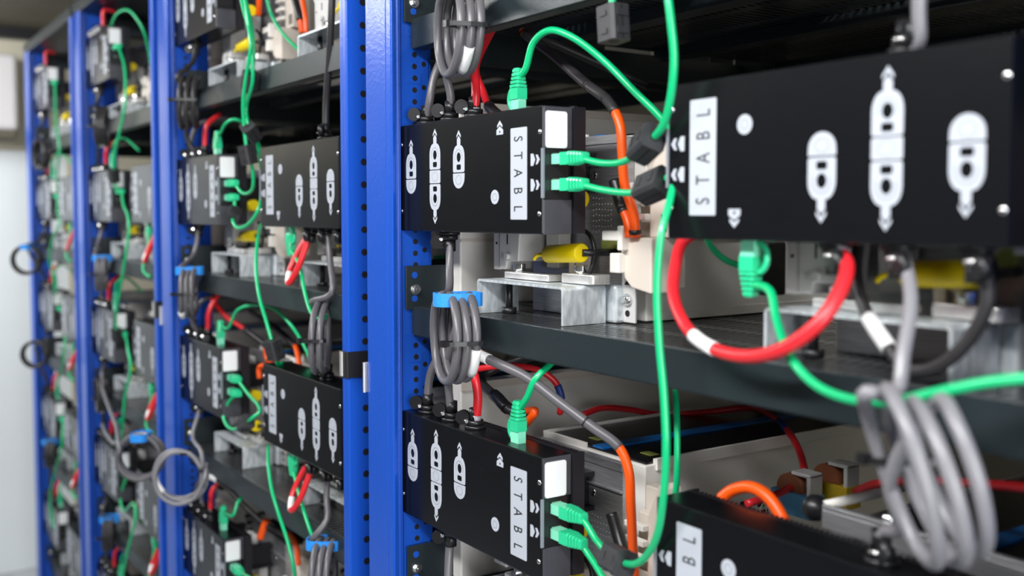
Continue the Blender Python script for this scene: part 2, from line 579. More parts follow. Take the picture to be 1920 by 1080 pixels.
    # glands
    for (u, top) in ((0.0325, 1), (0.0913, 1), (0.1457, 1), (0.0885, -1)):
        zb = BH if top > 0 else 0
        s = top
        g = MB().cyl((u, 0.02, zb), (u, 0.02, zb + s * 0.004), 0.0125, 18).cyl((u, 0.02, zb + s * 0.004), (u, 0.02, zb + s * 0.010), 0.0098, 18).cyl((u, 0.02, zb + s * 0.010), (u, 0.02, zb + s * 0.024), 0.0072, 16)
        gl = g.build('cable_gland', M['black'], t)
        MB().cyl((u - 0.012, 0.012, zb + s * 0.013), (u - 0.0075, 0.006, zb + s * 0.013), 0.0085, 16).build('locking_wheel', M['black'], gl)
        MB().cyl((u - 0.0085, 0.010, zb + s * 0.0095), (u + 0.001, 0.0075, zb + s * 0.0095), 0.0020, 10).build('clamp_screw', M['steel'], gl)
    return t


proto_box = make_box()
RACK = {1: 'nearest rack', 2: 'second rack', 3: 'third rack', 4: 'farthest rack'}
ROWN = {0: 'top row', 1: 'second row', 2: 'third row', 3: 'fourth row', 4: 'fifth row'}
ROWZ = {k: 1.478 + (1 - k) * 0.3635 for k in range(5)}       # underside of the boxes
SHZ = {k: 1.381 + (1 - k) * 0.3635 for k in range(6)}        # top of the shelves
LX = {1: (-1.149, 1.0), 2: (-2.130, 0.853), 3: (-2.973, 0.83), 4: (-3.805, 0.80)}
RX = {1: (-0.348, 1.0), 2: (-1.335, 1.02), 3: (-2.210, 0.98), 4: (-3.110, 0.97)}
first = True
BOXES = [(1, 'L', r) for r in (0, 1, 2)] + [(1, 'R', r) for r in (1, 2)] + [(2, 'L', r) for r in range(4)] + [(2, 'R', r) for r in (1, 2)]
BOXES += [(b_, 'L', r) for b_ in (3, 4) for r in range(5)] + [(b_, 'R', r) for b_ in (3, 4) for r in range(1, 5)]
for (bay, side, row) in BOXES:
    if first:
        o = proto_box
        first = False
    else:
        o = copy_tree(proto_box)
    zb = ROWZ[row]
    dx = 0.012 if (bay, side, row) == (1, 'R', 2) else 0
    if side == 'L':
        o.location = (LX[bay][0], 0, zb)
        o.scale = (LX[bay][1], 1, 1)
        ori = 'plate lettering reading downwards'
        pos = 'left'
    else:
        o.location = (RX[bay][0] - dx, 0, zb + BH)
        o.rotation_euler = (0, math.pi, 0)
        o.scale = (RX[bay][1], 1, 1)
        ori = 'plate lettering reading upwards'
        pos = 'right'
    tag(o, f'black control box, {ori}, at the {pos} of the {RACK[bay]}, {ROWN[row]}', 'control box', 'black control boxes fixed across the rack fronts')


# ------------------------------------------------------------------ racks
RZ = 2.05
PL = {1: 0.0, 2: -0.981, 3: -1.824, 4: -2.656}
NOSE = {1: -0.290, 2: -1.2845, 3: -2.247, 4: -3.092}
for bay in (1, 2, 3, 4):
    dx = PL[bay]
    t = empty('server_rack', (dx - 1.2, 0, 0), f'blue steel rack frame holding the shelves and boxes of the {RACK[bay]} in the row', 'rack')
    ox = -(dx - 1.2)
    if bay == 1:
        wl = -1.2084
    else:
        wl = -1.206
    prof = [(wl, 0.045), (wl, -0.017), (wl + 0.003, -0.020), (-1.1500, -0.020), (-1.1490, -0.0192), (-1.1480, -0.020), (-1.1366, -0.020), (-1.1346, -0.0185), (-1.1360, -0.0140), (-1.1400, -0.0125), (-1.1400, -0.0095), (-1.1385, -0.0080),
            (-1.1430, -0.0055), (-1.1425, -0.0030), (-1.1495, 0.000), (-1.1495, 0.045)]
    prof = [(x + dx + ox, y) for x, y in prof]
    MB().prism(prof, 0, RZ, 'z').build('left_post', M['blue'], t, bevel=0.0007)
    # perforated mounting strip beside the left post
    mb = MB()
    xf = -1.1495 + dx + ox
    mb.box((xf, 0.001, 0.02), (xf + 0.002, 0.040, RZ - 0.02), 0)
    zz = 0.05
    k = 0
    while zz < RZ - 0.03:
        mb.cyl((xf + 0.0015, 0.020, zz), (xf + 0.0022, 0.020, zz), 0.0036, 12, 1)
        if k % 2 == 0:
            mb.cyl((xf + 0.0015, 0.0335, zz + 0.004), (xf + 0.0023, 0.0335, zz + 0.004), 0.0034, 10, 1)
        if k % 4 == 1:
            mb.box((xf + 0.0015, 0.008, zz - 0.007), (xf + 0.0026, 0.029, zz + 0.007), 0)
            mb.cyl((xf + 0.0015, 0.020, zz), (xf + 0.0031, 0.020, zz), 0.0036, 12, 1)
        zz += 0.01488
        k += 1
    mb.build('perforated_strip', [M['blue'], M['hole']], t)
    # right post: rounded nose and drilled inner side
    n0 = NOSE[bay] + ox
    prof = [(n0, 0.10), (n0, -0.0195), (n0 + 0.001, -0.0205), (n0 + 0.0075, -0.0205), (n0 + 0.0085, -0.0190), (n0 + 0.0100, -0.0205), (n0 + 0.0185, -0.0205), (n0 + 0.0205, -0.0185), (n0 + 0.0205, 0.10)]
    mb = MB().prism(prof, 0, RZ, 'z')
    zz = 0.03
    while zz < RZ - 0.02:
        mb.cyl((n0 + 0.0200, 0.0045, zz), (n0 + 0.0208, 0.0045, zz), 0.0048, 14, 1)
        zz += 0.0308
    mb.build('right_post', [M['blue'], M['hole']], t)
    # rear posts, side rails, top frame
    xl, xr = -1.2065 + dx + ox, n0 + 0.0205
    for x in (xl, xr - 0.06):
        MB().box((x, 0.66, 0), (x + 0.06, 0.72, RZ)).build('rear_post', M['shelf'], t, bevel=0.002)
    for x in (xl + 0.0, xr - 0.018):
        for zr in [q - 0.04 for q in SHZ.values() if q < RZ] + [RZ - 0.045]:
            MB().box((x, 0.045, zr), (x + 0.018, 0.66, zr + 0.04)).build('side_rail', M['shelf'], t)
    mb = MB().box((xl, -0.020, RZ - 0.003), (xr, 0.72, RZ + 0.006)).box((xl, -0.022, RZ + 0.006), (xr, -0.012, RZ + 0.028))
    mb.build('top_frame', M['shelf'], t, bevel=0.002)
    MB().box((xl, -0.01, 0.06), (xr, 0.0, 0.10)).build('front_plinth', M['shelf'], t)
    MB().box((xl, 0.70, 0.06), (xr, 0.71, 0.10)).build('rear_plinth', M['shelf'], t)

    if bay == 1:
        MB().box((xr + 0.0005, 0.102, 0.1), (xr + 0.0025, 0.655, RZ - 0.01)).build('light_block_panel', M['shelf'], t)  # unseen sheet added to keep doorway light out of the rack interior

# baying clamps joining neighbouring racks
for bay, zc, lab in ((1, 1.293, 'black steel baying clamp bridging the gap between the nearest and second rack'), (2, 1.293, 'black steel baying clamp bridging the gap between the second and third rack')):
    dx = PL[bay]
    n0 = NOSE[bay + 1]
    x1 = -1.2084 + dx
    t = empty('rack_clamp', (n0, -0.02, zc - 0.018), lab, 'clamp')
    w = x1 - n0
    MB().box((-0.004, 0.0, 0.0), (-0.001, 0.02, 0.036)).box((-0.004, -0.0036, 0.0), (0.0225, -0.0009, 0.036)).box((0.0212, -0.0036, 0.0), (0.0232, 0.045, 0.036)).box((0.0212, 0.043, 0.0), (w - 0.003, 0.045, 0.036)).build('clamp_plate', M['black'], t, bevel=0.0005)
    MB().box((0.0, -0.0048, 0.001), (0.0085, -0.0037, 0.035)).build('spring_clip', M['bar'], t, bevel=0.0004)
    MB().box((w - 0.006, -0.004, -0.012), (w - 0.0015, -0.001, 0.028)).box((w - 0.006, -0.004, -0.012), (w - 0.004, 0.045, 0.028)).build('spring_clip', M['bar'], t, bevel=0.0004)


# ------------------------------------------------------------------ shelves
def make_shelf(x0, x1, z, label):
    t = empty('rack_shelf', (x0, 0, z), label, 'shelf', 'charcoal perforated shelves in the racks')
    w = x1 - x0
    yf = 0.0125
    # front lip, a folded channel with rounded left end
    pr = [(0.0, -0.037), (0.0, -0.004), (0.004, 0.0), (w, 0.0), (w, -0.037)]
    pr = [(0.006, -0.0375), (0.0018, -0.0362), (0.0, -0.032), (0.0, -0.006), (0.0018, -0.0016), (0.006, 0.0), (w, 0.0), (w, -0.0375)]
    MB().prism(pr, yf, yf + 0.003, 'y').box((0.004, yf, -0.0375), (w, yf + 0.02, -0.0355)).build('front_lip', M['shelf'], t, bevel=0.0008)
    MB().box((0.002, yf + 0.001, -0.0022), (w, 0.69, -0.0004)).build('perforated_deck', M['perf'], t)
    # side upstand bolted to the mounting strip
    for a_, b_ in (((0.0, 0.003, -0.004), (0.0025, 0.45, 0.052)), ((w - 0.003, 0.02, -0.004), (w - 0.0005, 0.45, 0.052))):
        MB().box(a_, b_).build('side_flange', M['shelf'], t, bevel=0.0004)
    for zz in (0.010, 0.040):
        MB().cyl((0.0024, 0.0155, zz), (0.0030, 0.0155, zz), 0.0042, 14, 0).build('bolt_hole', M['blue'], t)
    MB().cyl((0.0025, 0.0165, 0.0215), (0.004, 0.0165, 0.0215), 0.0068, 18).cyl((0.004, 0.0165, 0.0215), (0.0075, 0.0165, 0.0215), 0.0050, 6).cyl((0.0075, 0.0165, 0.0215), (0.0079, 0.0165, 0.0215), 0.0022, 6).build('hex_bolt', M['steel'], t, bevel=0.0003)
    # rear lip and cross ribs below
    MB().box((0.0, 0.687, -0.0375), (w, 0.69, 0.0)).build('rear_lip', M['shelf'], t)
    for y in (0.2, 0.42):
        MB().box((0.004, y, -0.018), (w - 0.004, y + 0.03, -0.0024)).build('under_rib', M['shelf'], t)
    return t


SX = {1: (-1.1440, -0.300), 2: (-2.1250, -1.290), 3: (-2.9680, -2.252), 4: (-3.8000, -3.097)}
for bay in (1, 2, 3, 4):
    for k in range(0, 5):
        if bay < 3 and k > 3:
            continue
        nm = {0: 'topmost', 1: 'second from top', 2: 'third from top', 3: 'fourth from top', 4: 'lowest'}[k]
        make_shelf(SX[bay][0], SX[bay][1], SHZ[k], f'charcoal perforated metal shelf with folded front lip, {nm} in the {RACK[bay]}')


# ------------------------------------------------------------------ battery module prototype
def make_module():
    t = empty('battery_module', (0, 0, 0))
    L = 0.50
    W_ = 0.192
    MB().box((0.0, 0.015, 0.001), (W_, L, 0.205)).build('case', M['cream_white'], t, bevel=0.0015)
    # raised panel and rim on the long side
    MB().box((W_, 0.03, 0.198), (W_ + 0.003, L, 0.212)).box((W_, 0.03, 0.001), (W_ + 0.002, L, 0.012)).build('side_rim', M['cream_white'], t, bevel=0.001)
    mb = MB()
    for j in range(3):
        for i in range(5):
            y = 0.075 + i * 0.030
            mb.box((W_ - 0.001, y, 0.098 + j * 0.016), (W_ + 0.0008, y + 0.018, 0.109 + j * 0.016))
    mb.build('vent_slots', M['hole'], t)
    mb = MB()
    for i in range(5):
        y = 0.075 + i * 0.030
        mb.tube([V(W_ + 0.001, y + 0.009 + 0.006 * math.cos(a_), 0.119 + 0.014 * math.sin(a_)) for a_ in [2 * math.pi * q / 12 for q in range(13)]], 0.0011, 6)
    mb.box((W_, 0.06, 0.088), (W_ + 0.0035, 0.24, 0.092))
    mb.build('vent_frame', M['cream'], t)
    MB().box((W_, 0.19, 0.03), (W_ + 0.0008, 0.205, 0.048), 0).box((W_, 0.265, 0.032), (W_ + 0.0008, 0.28, 0.05), 0).build('data_label', M['cream'], t)
    MB().box((0.004, 0.02, 0.205), (W_ - 0.004, L - 0.005, 0.2075)).build('top_cover', M['top_film'], t)
    mb = MB().box((0.0, 0.016, 0.205), (0.004, L, 0.211)).box((0.0, 0.016, 0.205), (0.085, 0.020, 0.211)).box((W_ - 0.004, 0.03, 0.205), (W_, L, 0.211))
    mb.build('top_rim', M['cream_white'], t, bevel=0.0006)
    MB().box((0.094, 0.02, 0.2075), (0.112, L - 0.01, 0.2095)).build('blue_strip', M['blue_film'], t)
    MB().box((0.055, 0.045, 0.2075), (0.073, 0.058, 0.2082)).box((0.150, 0.045, 0.2075), (0.168, 0.058, 0.2082)).build('lime_dot', M['lime'], t)
    ep = MB().box((0.0, 0.0, 0.0), (0.172, 0.0145, 0.203)).build('end_plate', M['alu'], t, bevel=0.0008)
    MB().box((0.0, -0.0035, 0.172), (0.172, 0.0, 0.1745)).box((0.0, -0.0015, 0.196), (0.172, 0.0, 0.206)).build('plate_ridge', M['alu'], ep, bevel=0.0006)
    MB().dome((0.120, 0, 0.162), (0, -1, 0), 0.005, 0.002).build('rivet', M['steel'], ep)
    mb = MB()
    random.seed(7)
    for i in range(46):
        mb.box((0, 0, 0), (0.0012, 0.0006, 0.0012), mtx=Matrix.Translation((0.118 + (i % 7) * 0.0052, -0.0006, 0.098 + (i // 7) * 0.0062 + random.uniform(-0.001, 0.001))))
    mb.build('punched_code', M['bar'], ep)
    mb = MB().cyl((0.148, 0.0, 0.086), (0.148, -0.0012, 0.086), 0.014, 24)
    mb.build('lime_disc', M['lime'], ep)  # flat yellow-green disc on the end plate
    # cream corner cover with clips
    pr = [(0.196, 0.066), (0.201, 0.051), (0.213, 0.041), (0.244, 0.036), (0.244, 0.094), (0.196, 0.094)]
    cc = MB().prism(pr, -0.025, 0.014, 'y').box((0.193, 0.0, 0.040), (0.240, 0.028, 0.096)).build('corner_cover', M['cream'], t, bevel=0.002)
    for a_, b_ in (((0.176, -0.035, 0.090), (0.204, -0.022, 0.1005)), ((0.188, -0.034, 0.056), (0.203, -0.020, 0.077)), ((0.200, -0.034, 0.080), (0.208, -0.020, 0.106))):
        MB().box(a_, b_).build('clip', M['cream_white'], cc, bevel=0.0015)
    # terminal tower above it
    tw = MB().prism([(0.222, 0.094), (0.258, 0.094), (0.258, 0.176), (0.250, 0.196), (0.240, 0.199), (0.222, 0.160)], -0.008, 0.014, 'y').box((0.194, 0.004, 0.094), (0.224, 0.014, 0.158)).box((0.194, 0.014, 0.094), (0.246, 0.030, 0.185)).build('terminal_tower', M['cream'], t, bevel=0.0015)
    for i in range(3):
        MB().box((0.193, -0.016, 0.112 + i * 0.0165), (0.224, -0.008, 0.1185 + i * 0.0165)).build('tower_clip', M['cream_white'], tw, bevel=0.001)
    mb = MB()
    for i in range(3):
        mb.box((0.240 + i * 0.006, -0.0086, 0.100), (0.2425 + i * 0.006, -0.0078, 0.118))
    mb.build('tower_slots', M['hole'], tw)
    # lower bracket with bolt
    br = MB().prism([(0.178, 0.001), (0.200, 0.001), (0.200, 0.066), (0.183, 0.066), (0.178, 0.058)], -0.008, -0.005, 'y').build('foot_bracket', M['conn_grey'], t, bevel=0.0008)
    MB().cyl((0.189, -0.008, 0.026), (0.189, -0.011, 0.026), 0.0068, 16).cyl((0.189, -0.011, 0.026), (0.189, -0.016, 0.026), 0.0042, 6).build('foot_bolt', M['steel'], br, bevel=0.0004)
    mb = MB().cyl((0.188, -0.0078, 0.011), (0.188, -0.0086, 0.011), 0.0036, 12).prism([(0.183, 0.042), (0.197, 0.042), (0.197, 0.060)], -0.0086, -0.0078, 'y')
    mb.build('foot_holes', M['hole'], br)
    # left connector, light grey
    lc = MB().prism([(0.000, 0.052), (0.014, 0.052), (0.016, 0.062), (0.040, 0.062), (0.044, 0.105), (0.048, 0.118), (0.048, 0.15), (-0.004, 0.15), (-0.004, 0.112), (0.000, 0.102)], -0.050, -0.012, 'y').build('left_connector', M['conn_grey'], t, bevel=0.0015)
    MB().prism([(-0.024, 0.110), (0.000, 0.110), (0.000, 0.051), (-0.015, 0.051), (-0.015, 0.098)], -0.048, -0.045, 'y').build('connector_flange', M['conn_grey'], lc, bevel=0.0006)
    MB().cyl((0.022, -0.050, 0.068), (0.022, -0.056, 0.068), 0.0038, 14).build('connector_button', M['conn_grey'], lc)
    mb = MB().box((0.0175, -0.0507, 0.082), (0.019, -0.0499, 0.094))
    MB().cyl((-0.008, -0.0478, 0.083), (-0.008, -0.0486, 0.083), 0.0016, 10).build('flange_hole', M['hole'], lc)
    mb.build('connector_slot', M['hole'], lc)
    MB().prism([(0.058, 0.055), (0.080, 0.055), (0.088, 0.15), (0.054, 0.15)], -0.022, -0.004, 'y').build('inner_cover', M['conn_grey'], t, bevel=0.002)
    MB().box((0.020, -0.045, 0.15), (0.060, -0.014, 0.196)).build('upper_connector', M['conn_grey'], t, bevel=0.003)
    # yellow caps lying across
    for dz in (0.0, 0.058):
        yc = MB().tube([V(0.102, -0.052, 0.0735 + dz), V(0.103, -0.052, 0.0735 + dz), V(0.160, -0.050, 0.0765 + dz), V(0.1615, -0.050, 0.0765 + dz)], 0.0105, 20, radii=[0.0090, 0.0100, 0.0106, 0.0095]).build('yellow_cap', M['yellow'], t)
        MB().tube(smooth([V(0.104, -0.053, 0.072 + dz), V(0.092, -0.054, 0.0725 + dz), V(0.084, -0.055, 0.0705 + dz), V(0.080, -0.055, 0.0665 + dz)], 4), 0.0023, 8).build('cap_tongue', M['yellow'], yc)
    MB().tube(smooth([V(0.140, -0.034, 0.102), V(0.156, -0.034, 0.094), V(0.163, -0.034, 0.078), V(0.158, -0.034, 0.060), V(0.150, -0.034, 0.048)], 5), 0.0026, 8).tube([V(0.1615, -0.050, 0.0765), V(0.163, -0.030, 0.0765), V(0.163, -0.004, 0.0765)], 0.004, 8).build('cable_clip', M['black'], t)
    # bus bars and their bolts on top of the zinc bracket
    bb = MB().box((0.020, -0.056, 0.0425), (0.108, -0.036, 0.0500)).build('bus_bar', M['bar'], t, bevel=0.001)
    MB().cyl((0.038, -0.046, 0.050), (0.038, -0.046, 0.0514), 0.0085, 18).cyl((0.038, -0.046, 0.0514), (0.038, -0.046, 0.0600), 0.0072, 6).build('bar_bolt', M['steel'], bb, bevel=0.0005)
    bb = MB().prism(rrect(0.150, -0.036, 0.028, 0.014, 0.005), 0.0425, 0.0530, 'z').build('bus_bar', M['bar'], t, bevel=0.001)
    MB().cyl((0.146, -0.040, 0.053), (0.146, -0.040, 0.0544), 0.0095, 18).cyl((0.146, -0.040, 0.0544), (0.146, -0.040, 0.0625), 0.0078, 6).build('bar_bolt', M['steel'], bb, bevel=0.0005)
    MB().box((0.112, -0.030, 0.0425), (0.122, -0.006, 0.075)).build('bracket_arm', M['cream'], t, bevel=0.0006)
    MB().prism([(0.124, 0.043), (0.140, 0.043), (0.134, 0.056), (0.141, 0.070), (0.125, 0.070), (0.130, 0.056)], -0.032, -0.028, 'y').build('clamp_web', M['cream'], t, bevel=0.0006)
    return t


def make_bracket():
    t = empty('mounting_bracket', (0, 0, 0))
    w, h, d, th, r = 0.170, 0.0415, 0.058, 0.003, 0.005
    out, inn = [], []
    for k in range(6):
        a = R(180 - 90 * k / 5)
        out.append((r + r * math.cos(a), h - r + r * math.sin(a)))
        inn.append((r + (r - th) * math.cos(a), h - r + (r - th) * math.sin(a)))
    out = [(0, 0)] + out + [(w - x, z_) for x, z_ in out[::-1]] + [(w, 0)]
    inn = [(th, 0)] + inn + [(w - x, z_) for x, z_ in inn[::-1]] + [(w - th, 0)]
    n = len(out)
    mb = MB()
    vs = []
    for y in (0, d):
        vs += [V(x, y, z_) for x, z_ in out] + [V(x, y, z_) for x, z_ in inn]
    fs = []
    for i in range(n - 1):
        fs.append((i, i + 1, n + i + 1, n + i))
        fs.append((2 * n + i, 2 * n + i + 1, 3 * n + i + 1, 3 * n + i)[::-1])
        fs.append((i, 2 * n + i, 2 * n + i + 1, i + 1))
        fs.append((n + i, n + i + 1, 3 * n + i + 1, 3 * n + i))
    fs += [(0, n, 3 * n, 2 * n), (n - 1, 2 * n - 1, 4 * n - 1, 3 * n - 1)]
    mb.add(vs, fs)
    mb.build('channel', M['zinc'], t)
    MB().cyl((0.030, 0.026, 0.0385), (0.030, 0.026, 0.004), 0.0042, 12).cyl((0.030, 0.026, 0.008), (0.030, 0.026, 0.0008), 0.009, 12).build('hanging_bolt', M['black'], t)
    # second shorter foot behind, bluish zinc
    MB().box((0.150, d + 0.004, 0.0), (0.182, d + 0.0185, 0.041)).build('rear_foot', M['zinc'], t, bevel=0.003)
    return t


MOFF = {('L', 1): -1.020, ('R', 1): -0.566, ('L', 2): -2.020, ('R', 2): -1.555, ('L', 3): -2.880, ('R', 3): -2.460, ('L', 4): -3.715, ('R', 4): -3.330}
pm = make_module()
pb = make_bracket()
firstm = True
for bay in (1, 2, 3, 4):
    for side in 'LR':
        for k in range(0, 5):
            if bay < 3 and k > 3:
                continue
            if firstm:
                o, bk = pm, pb
                firstm = False
            else:
                o, bk = copy_tree(pm), copy_tree(pb)
            x = MOFF[(side, bay)]
            o.location = (x, 0.115, SHZ[k])
            bk.location = (x - 0.001 - (0.008 if side == 'R' else 0), 0.034, SHZ[k])
            sx = 1.0 if bay < 3 else 0.88
            o.scale = (sx, 1, 1)
            bk.scale = (sx, 1, 1)
            sd = 'left' if side == 'L' else 'right'
            nm = {0: 'topmost', 1: 'second', 2: 'third', 3: 'fourth', 4: 'fifth'}[k]
            tag(o, f'cream battery module with aluminium end plate on the {sd} of the {nm} shelf, {RACK[bay]}', 'battery module', 'battery modules on the shelves')
            tag(bk, f'galvanised U-shaped bracket on the {sd} of the {nm} shelf, {RACK[bay]}, under the bus bars', 'bracket', 'galvanised brackets on the shelves')

# cream panels standing at the left end of the nearest shelves
for k, nm in ((1, 'middle'), (2, 'lower')):
    o = empty('side_panel', (-1.1405, 0.07, SHZ[k]), f'cream plastic panel standing at the left end of the {nm} shelf, nearest rack', 'panel')
    MB().box((0, 0, 0.0), (0.022, 0.55, 0.262)).build('panel_body', M['cream_white'], o, bevel=0.002)
    MB().box((0.022, 0, 0.082), (0.0235, 0.55, 0.086)).box((0.022, 0, 0.108), (0.0245, 0.55, 0.112)).box((0.022, 0, 0.252), (0.025, 0.55, 0.262)).build('panel_rib', M['cream'], o)


# ------------------------------------------------------------------ cables
def at_frac(pts, f):
    n = len(pts) - 1
    i = max(0, min(n - 1, int(f * n)))
    return pts[i].lerp(pts[i + 1], f * n - i), (pts[min(i + 1, n)] - pts[max(i - 1, 0)]).normalized()


def near_frac(pts, q):
    best = min(range(len(pts)), key=lambda i: (pts[i] - q).length)
    return best / (len(pts) - 1)


def orient(p, d, upv=V(0, -1, 0)):
    d = d.normalized()
    s = upv.cross(d)
    if s.length < 0.05:
        s = V(0, 0, 1).cross(d)
    s.normalize()
    u = d.cross(s)
    return Matrix((s, u, d)).transposed().to_4x4(), p


def plug_mesh(p, d, upv, sc=1.0, loop=True):
    """RJ45 plug at p pushing along -d; body then ribbed boot, local z = d"""
    mt, _ = orient(p, d, upv)
    mt.translation = p
    if sc != 1.0:
        mt = mt @ Matrix.Scale(sc, 4)
    mb = MB()
    mb.box((-0.0060, -0.0042, -0.004), (0.0060, 0.0042, 0.014), 1, mt)
    mb.box((-0.0062, -0.0052, 0.009), (0.0062, 0.0052, 0.019), 0, mt)
    nr = 5
    for i in range(nr):
        z0 = 0.0195 + i * 0.0034
        w = 0.0068 - i * 0.00055
        h = 0.0060 - i * 0.0004
        mb.prism(rrect(0, 0, w, h, min(w, h) * 0.45, 3), z0, z0 + 0.0023, 'z', 0, mt)
    mb.prism(rrect(0, 0, 0.0038, 0.0036, 0.0016, 3), 0.019, 0.0365, 'z', 0, mt)
    if loop:
        pts = [mt @ V(0.0058 + 0.0085 * math.sin(a), 0.0, 0.010 - 0.0100 * math.cos(a)) for a in [math.pi * k / 8 for k in range(9)]]
        mb.tube(pts, 0.0022 * sc, 7, 0)
    return mb


def ferrite_mesh(p, d, upv, sx=0.0125, sy=0.0115, sz=0.0165):
    mt, _ = orient(p, d, upv)
    mt.translation = p
    mb = MB()
    pr = [(-sx, -sy + 0.003), (-sx + 0.003, -sy), (sx - 0.003, -sy), (sx, -sy + 0.003), (sx, sy - 0.003), (sx - 0.003, sy), (-sx + 0.003, sy), (-sx, sy - 0.003)]
    mb.prism(pr, -sz, sz, 'z', 0, mt)
    mb.box((-sx - 0.0006, -0.0006, -sz + 0.001), (sx + 0.0006, 0.0006, sz - 0.001), 1, mt)
    for zc in (-sz * 0.5, sz * 0.5):
        mb.box((-sx * 0.35, sy - 0.0005, zc - 0.0022), (sx * 0.35, sy + 0.0010, zc + 0.0022), 0, mt)
        mb.box((sx - 0.0005, -sy * 0.55, zc - 0.003), (sx + 0.0014, sy * 0.55, zc + 0.003), 0, mt)
    mb.cyl(mt @ V(0, 0, -sz - 0.0006), mt @ V(0, 0, sz + 0.0006), 0.0048, 14, 1)
    return mb


def cable(name, label, pts, r, m, cat='cable', group=None, seg=7, sleeves=(), plugs=(), ferrites=(), ties=(), straps=(), n=12, raw=False):
    """pts: control points; plugs: (end 0/1, direction away from port, up); sleeves: (f0, f1, material, part name, label)"""
    path = pts if raw else smooth(pts, seg)
    body = MB().tube(path, r, n)
    if not (sleeves or plugs or ferrites or ties or straps):
        o = body.build(name, m, origin=path[0])
        return tag(o, label, cat, group)
    root = empty(name, path[0], label, cat, group)
    body.build('cord', m, root, origin=path[0])
    for s in sleeves:
        f0, f1, mm, nm, lb = s[:5]
        k = s[5] if len(s) > 5 else 1.14
        nn = max(3, int((f1 - f0) * len(path)) + 2)
        sub = [at_frac(path, f0 + (f1 - f0) * i / (nn - 1))[0] for i in range(nn)]
        o = MB().tube(sub, r * k, n).build(nm, mm, root, origin=path[0])
        if lb:
            o['label'] = lb
    for (end, d, u) in plugs:
        p = path[0] if end == 0 else path[-1]
        d = Vector(d).normalized()
        plug_mesh(p - d * 0.034, d, Vector(u), 1.22, abs(d.z) > .5).build('plug', [M['green_plug'], M['clear_tip']], root, origin=path[0])
    for q in ferrites:
        f = near_frac(path, q[0])
        p, d = at_frac(path, f)
        ferrite_mesh(p, d, Vector(q[1]) if len(q) > 1 else V(0, -1, 0)).build('ferrite_core', [M['ferrite'], M['hole']], root, origin=path[0])
    for mb in ties:
        mb.build('cable_tie', M['black'], root, origin=path[0])
    for mb in straps:
        mb.build('hook_strap', M['strap'], root, origin=path[0])
    return root


GR, RR, YR, OR = 0.0031, 0.0052, 0.0049, 0.0062   # sheath radii
ZU = V(0, 0, 1)
BX = lambda bay, u: LX[bay][0] + u * LX[bay][1]


def helix(c, rad, theta, wraps, pitch, a0, a1x=0.0, squash=1.0, wob=0.0, n=20, tilt=0.0, lean=0.0):
    """loops in the vertical plane turned theta about z, stacked along its normal"""
    e = V(math.cos(theta), math.sin(theta), 0)
    nn = V(-math.sin(theta), math.cos(theta), 0)
    out = []
    tot = wraps * 2 * math.pi + a1x
    steps = int(n * tot / (2 * math.pi))
    for i in range(steps + 1):
        a = a0 + tot * i / steps
        rr = rad * (1 + wob * math.sin(1.7 * a))
        off = (tot * i / steps / (2 * math.pi) - wraps / 2) * pitch
        out.append(c - RT * (lean * rr * math.sin(a)) + e * (rr * squash * math.cos(a) + tilt * off) + V(0, 0, 1) * (rr * math.sin(a)) + nn * off)
    return out


def band(c, e, nn, half_e, half_n, zc, h, th=0.0012):
    """flat tie around a bundle crossing at height zc"""
    mb = MB()
    k = 16
    rings = []
    for i in range(k):
        a = 2 * math.pi * i / k
        ca, sa = math.cos(a), math.sin(a)
        p = c + e * (half_e * (abs(ca) ** .6) * (1 if ca > 0 else -1)) + nn * (half_n * (abs(sa) ** .6) * (1 if sa > 0 else -1))
        o = (p - c).normalized() * th
        rings.append([p + V(0, 0, -h), p + o + V(0, 0, -h), p + o + V(0, 0, h), p + V(0, 0, h)])
    mb.ringed(rings, 0, False, False, True)
    return mb


def coil(label, c, rad, theta, wraps, pitch, lead_in, lead_out, r=YR, m=None, tag_f=None, tie=True, strap=False, a0=math.pi / 2, squash=1.0, group='grey cable coils hanging at the shelf fronts', ties_at=(), tilt=0.0, wob=0.03, tie_side=1, lean=0.0):
    m = m or M['grey']
    h = helix(c, rad, theta, wraps, pitch, a0, 0.0, squash, wob, 18, tilt, lean)
    path = smooth(list(lead_in) + h[::2] + list(lead_out), 4)
    e = V(math.cos(theta), math.sin(theta), 0)
    nn = V(-math.sin(theta), math.cos(theta), 0)
    ties, straps, sl = [], [], []
    if tie:
        cc = c + e * rad * squash * tie_side
        t1 = band(cc, e, nn, r + 0.003, pitch * wraps / 2 + r + 0.001, 0, 0.0024)
        t1.box((-0.0035, -0.003, -0.0035), (0.0035, 0.003, 0.0035), 0, Matrix.Translation(cc - nn * (pitch * wraps / 2 + r + 0.003)))
        ties.append(t1)
    for (da, ) in ties_at:
        cc = c + e * (rad * squash * math.cos(da)) + V(0, 0, rad * math.sin(da))
        ties.append(band(cc, e, nn, r + 0.003, pitch * wraps / 2 + r + 0.001, 0, 0.0024))
    if strap:
        cc = c + V(0, 0, rad * 0.93) + nn * 0.004
        mb = band(cc, e, nn, 0.016, pitch * wraps / 2 + r + 0.005, 0, 0.0075, 0.0022)
        straps.append(mb)
    if tag_f is not None:
        f0 = near_frac(path, h[int(tag_f * (len(h) - 1))])
        sl.append((f0 - 0.016, f0 + 0.016, M['white'], 'cable_marker', 'white printed sleeve', 1.2))
    return cable('coiled_cable', label, path, r, m, 'cable', group, sleeves=sl, ties=ties, straps=straps, raw=True)


GL = 'green patch cables linking the control boxes'
G = M['green']
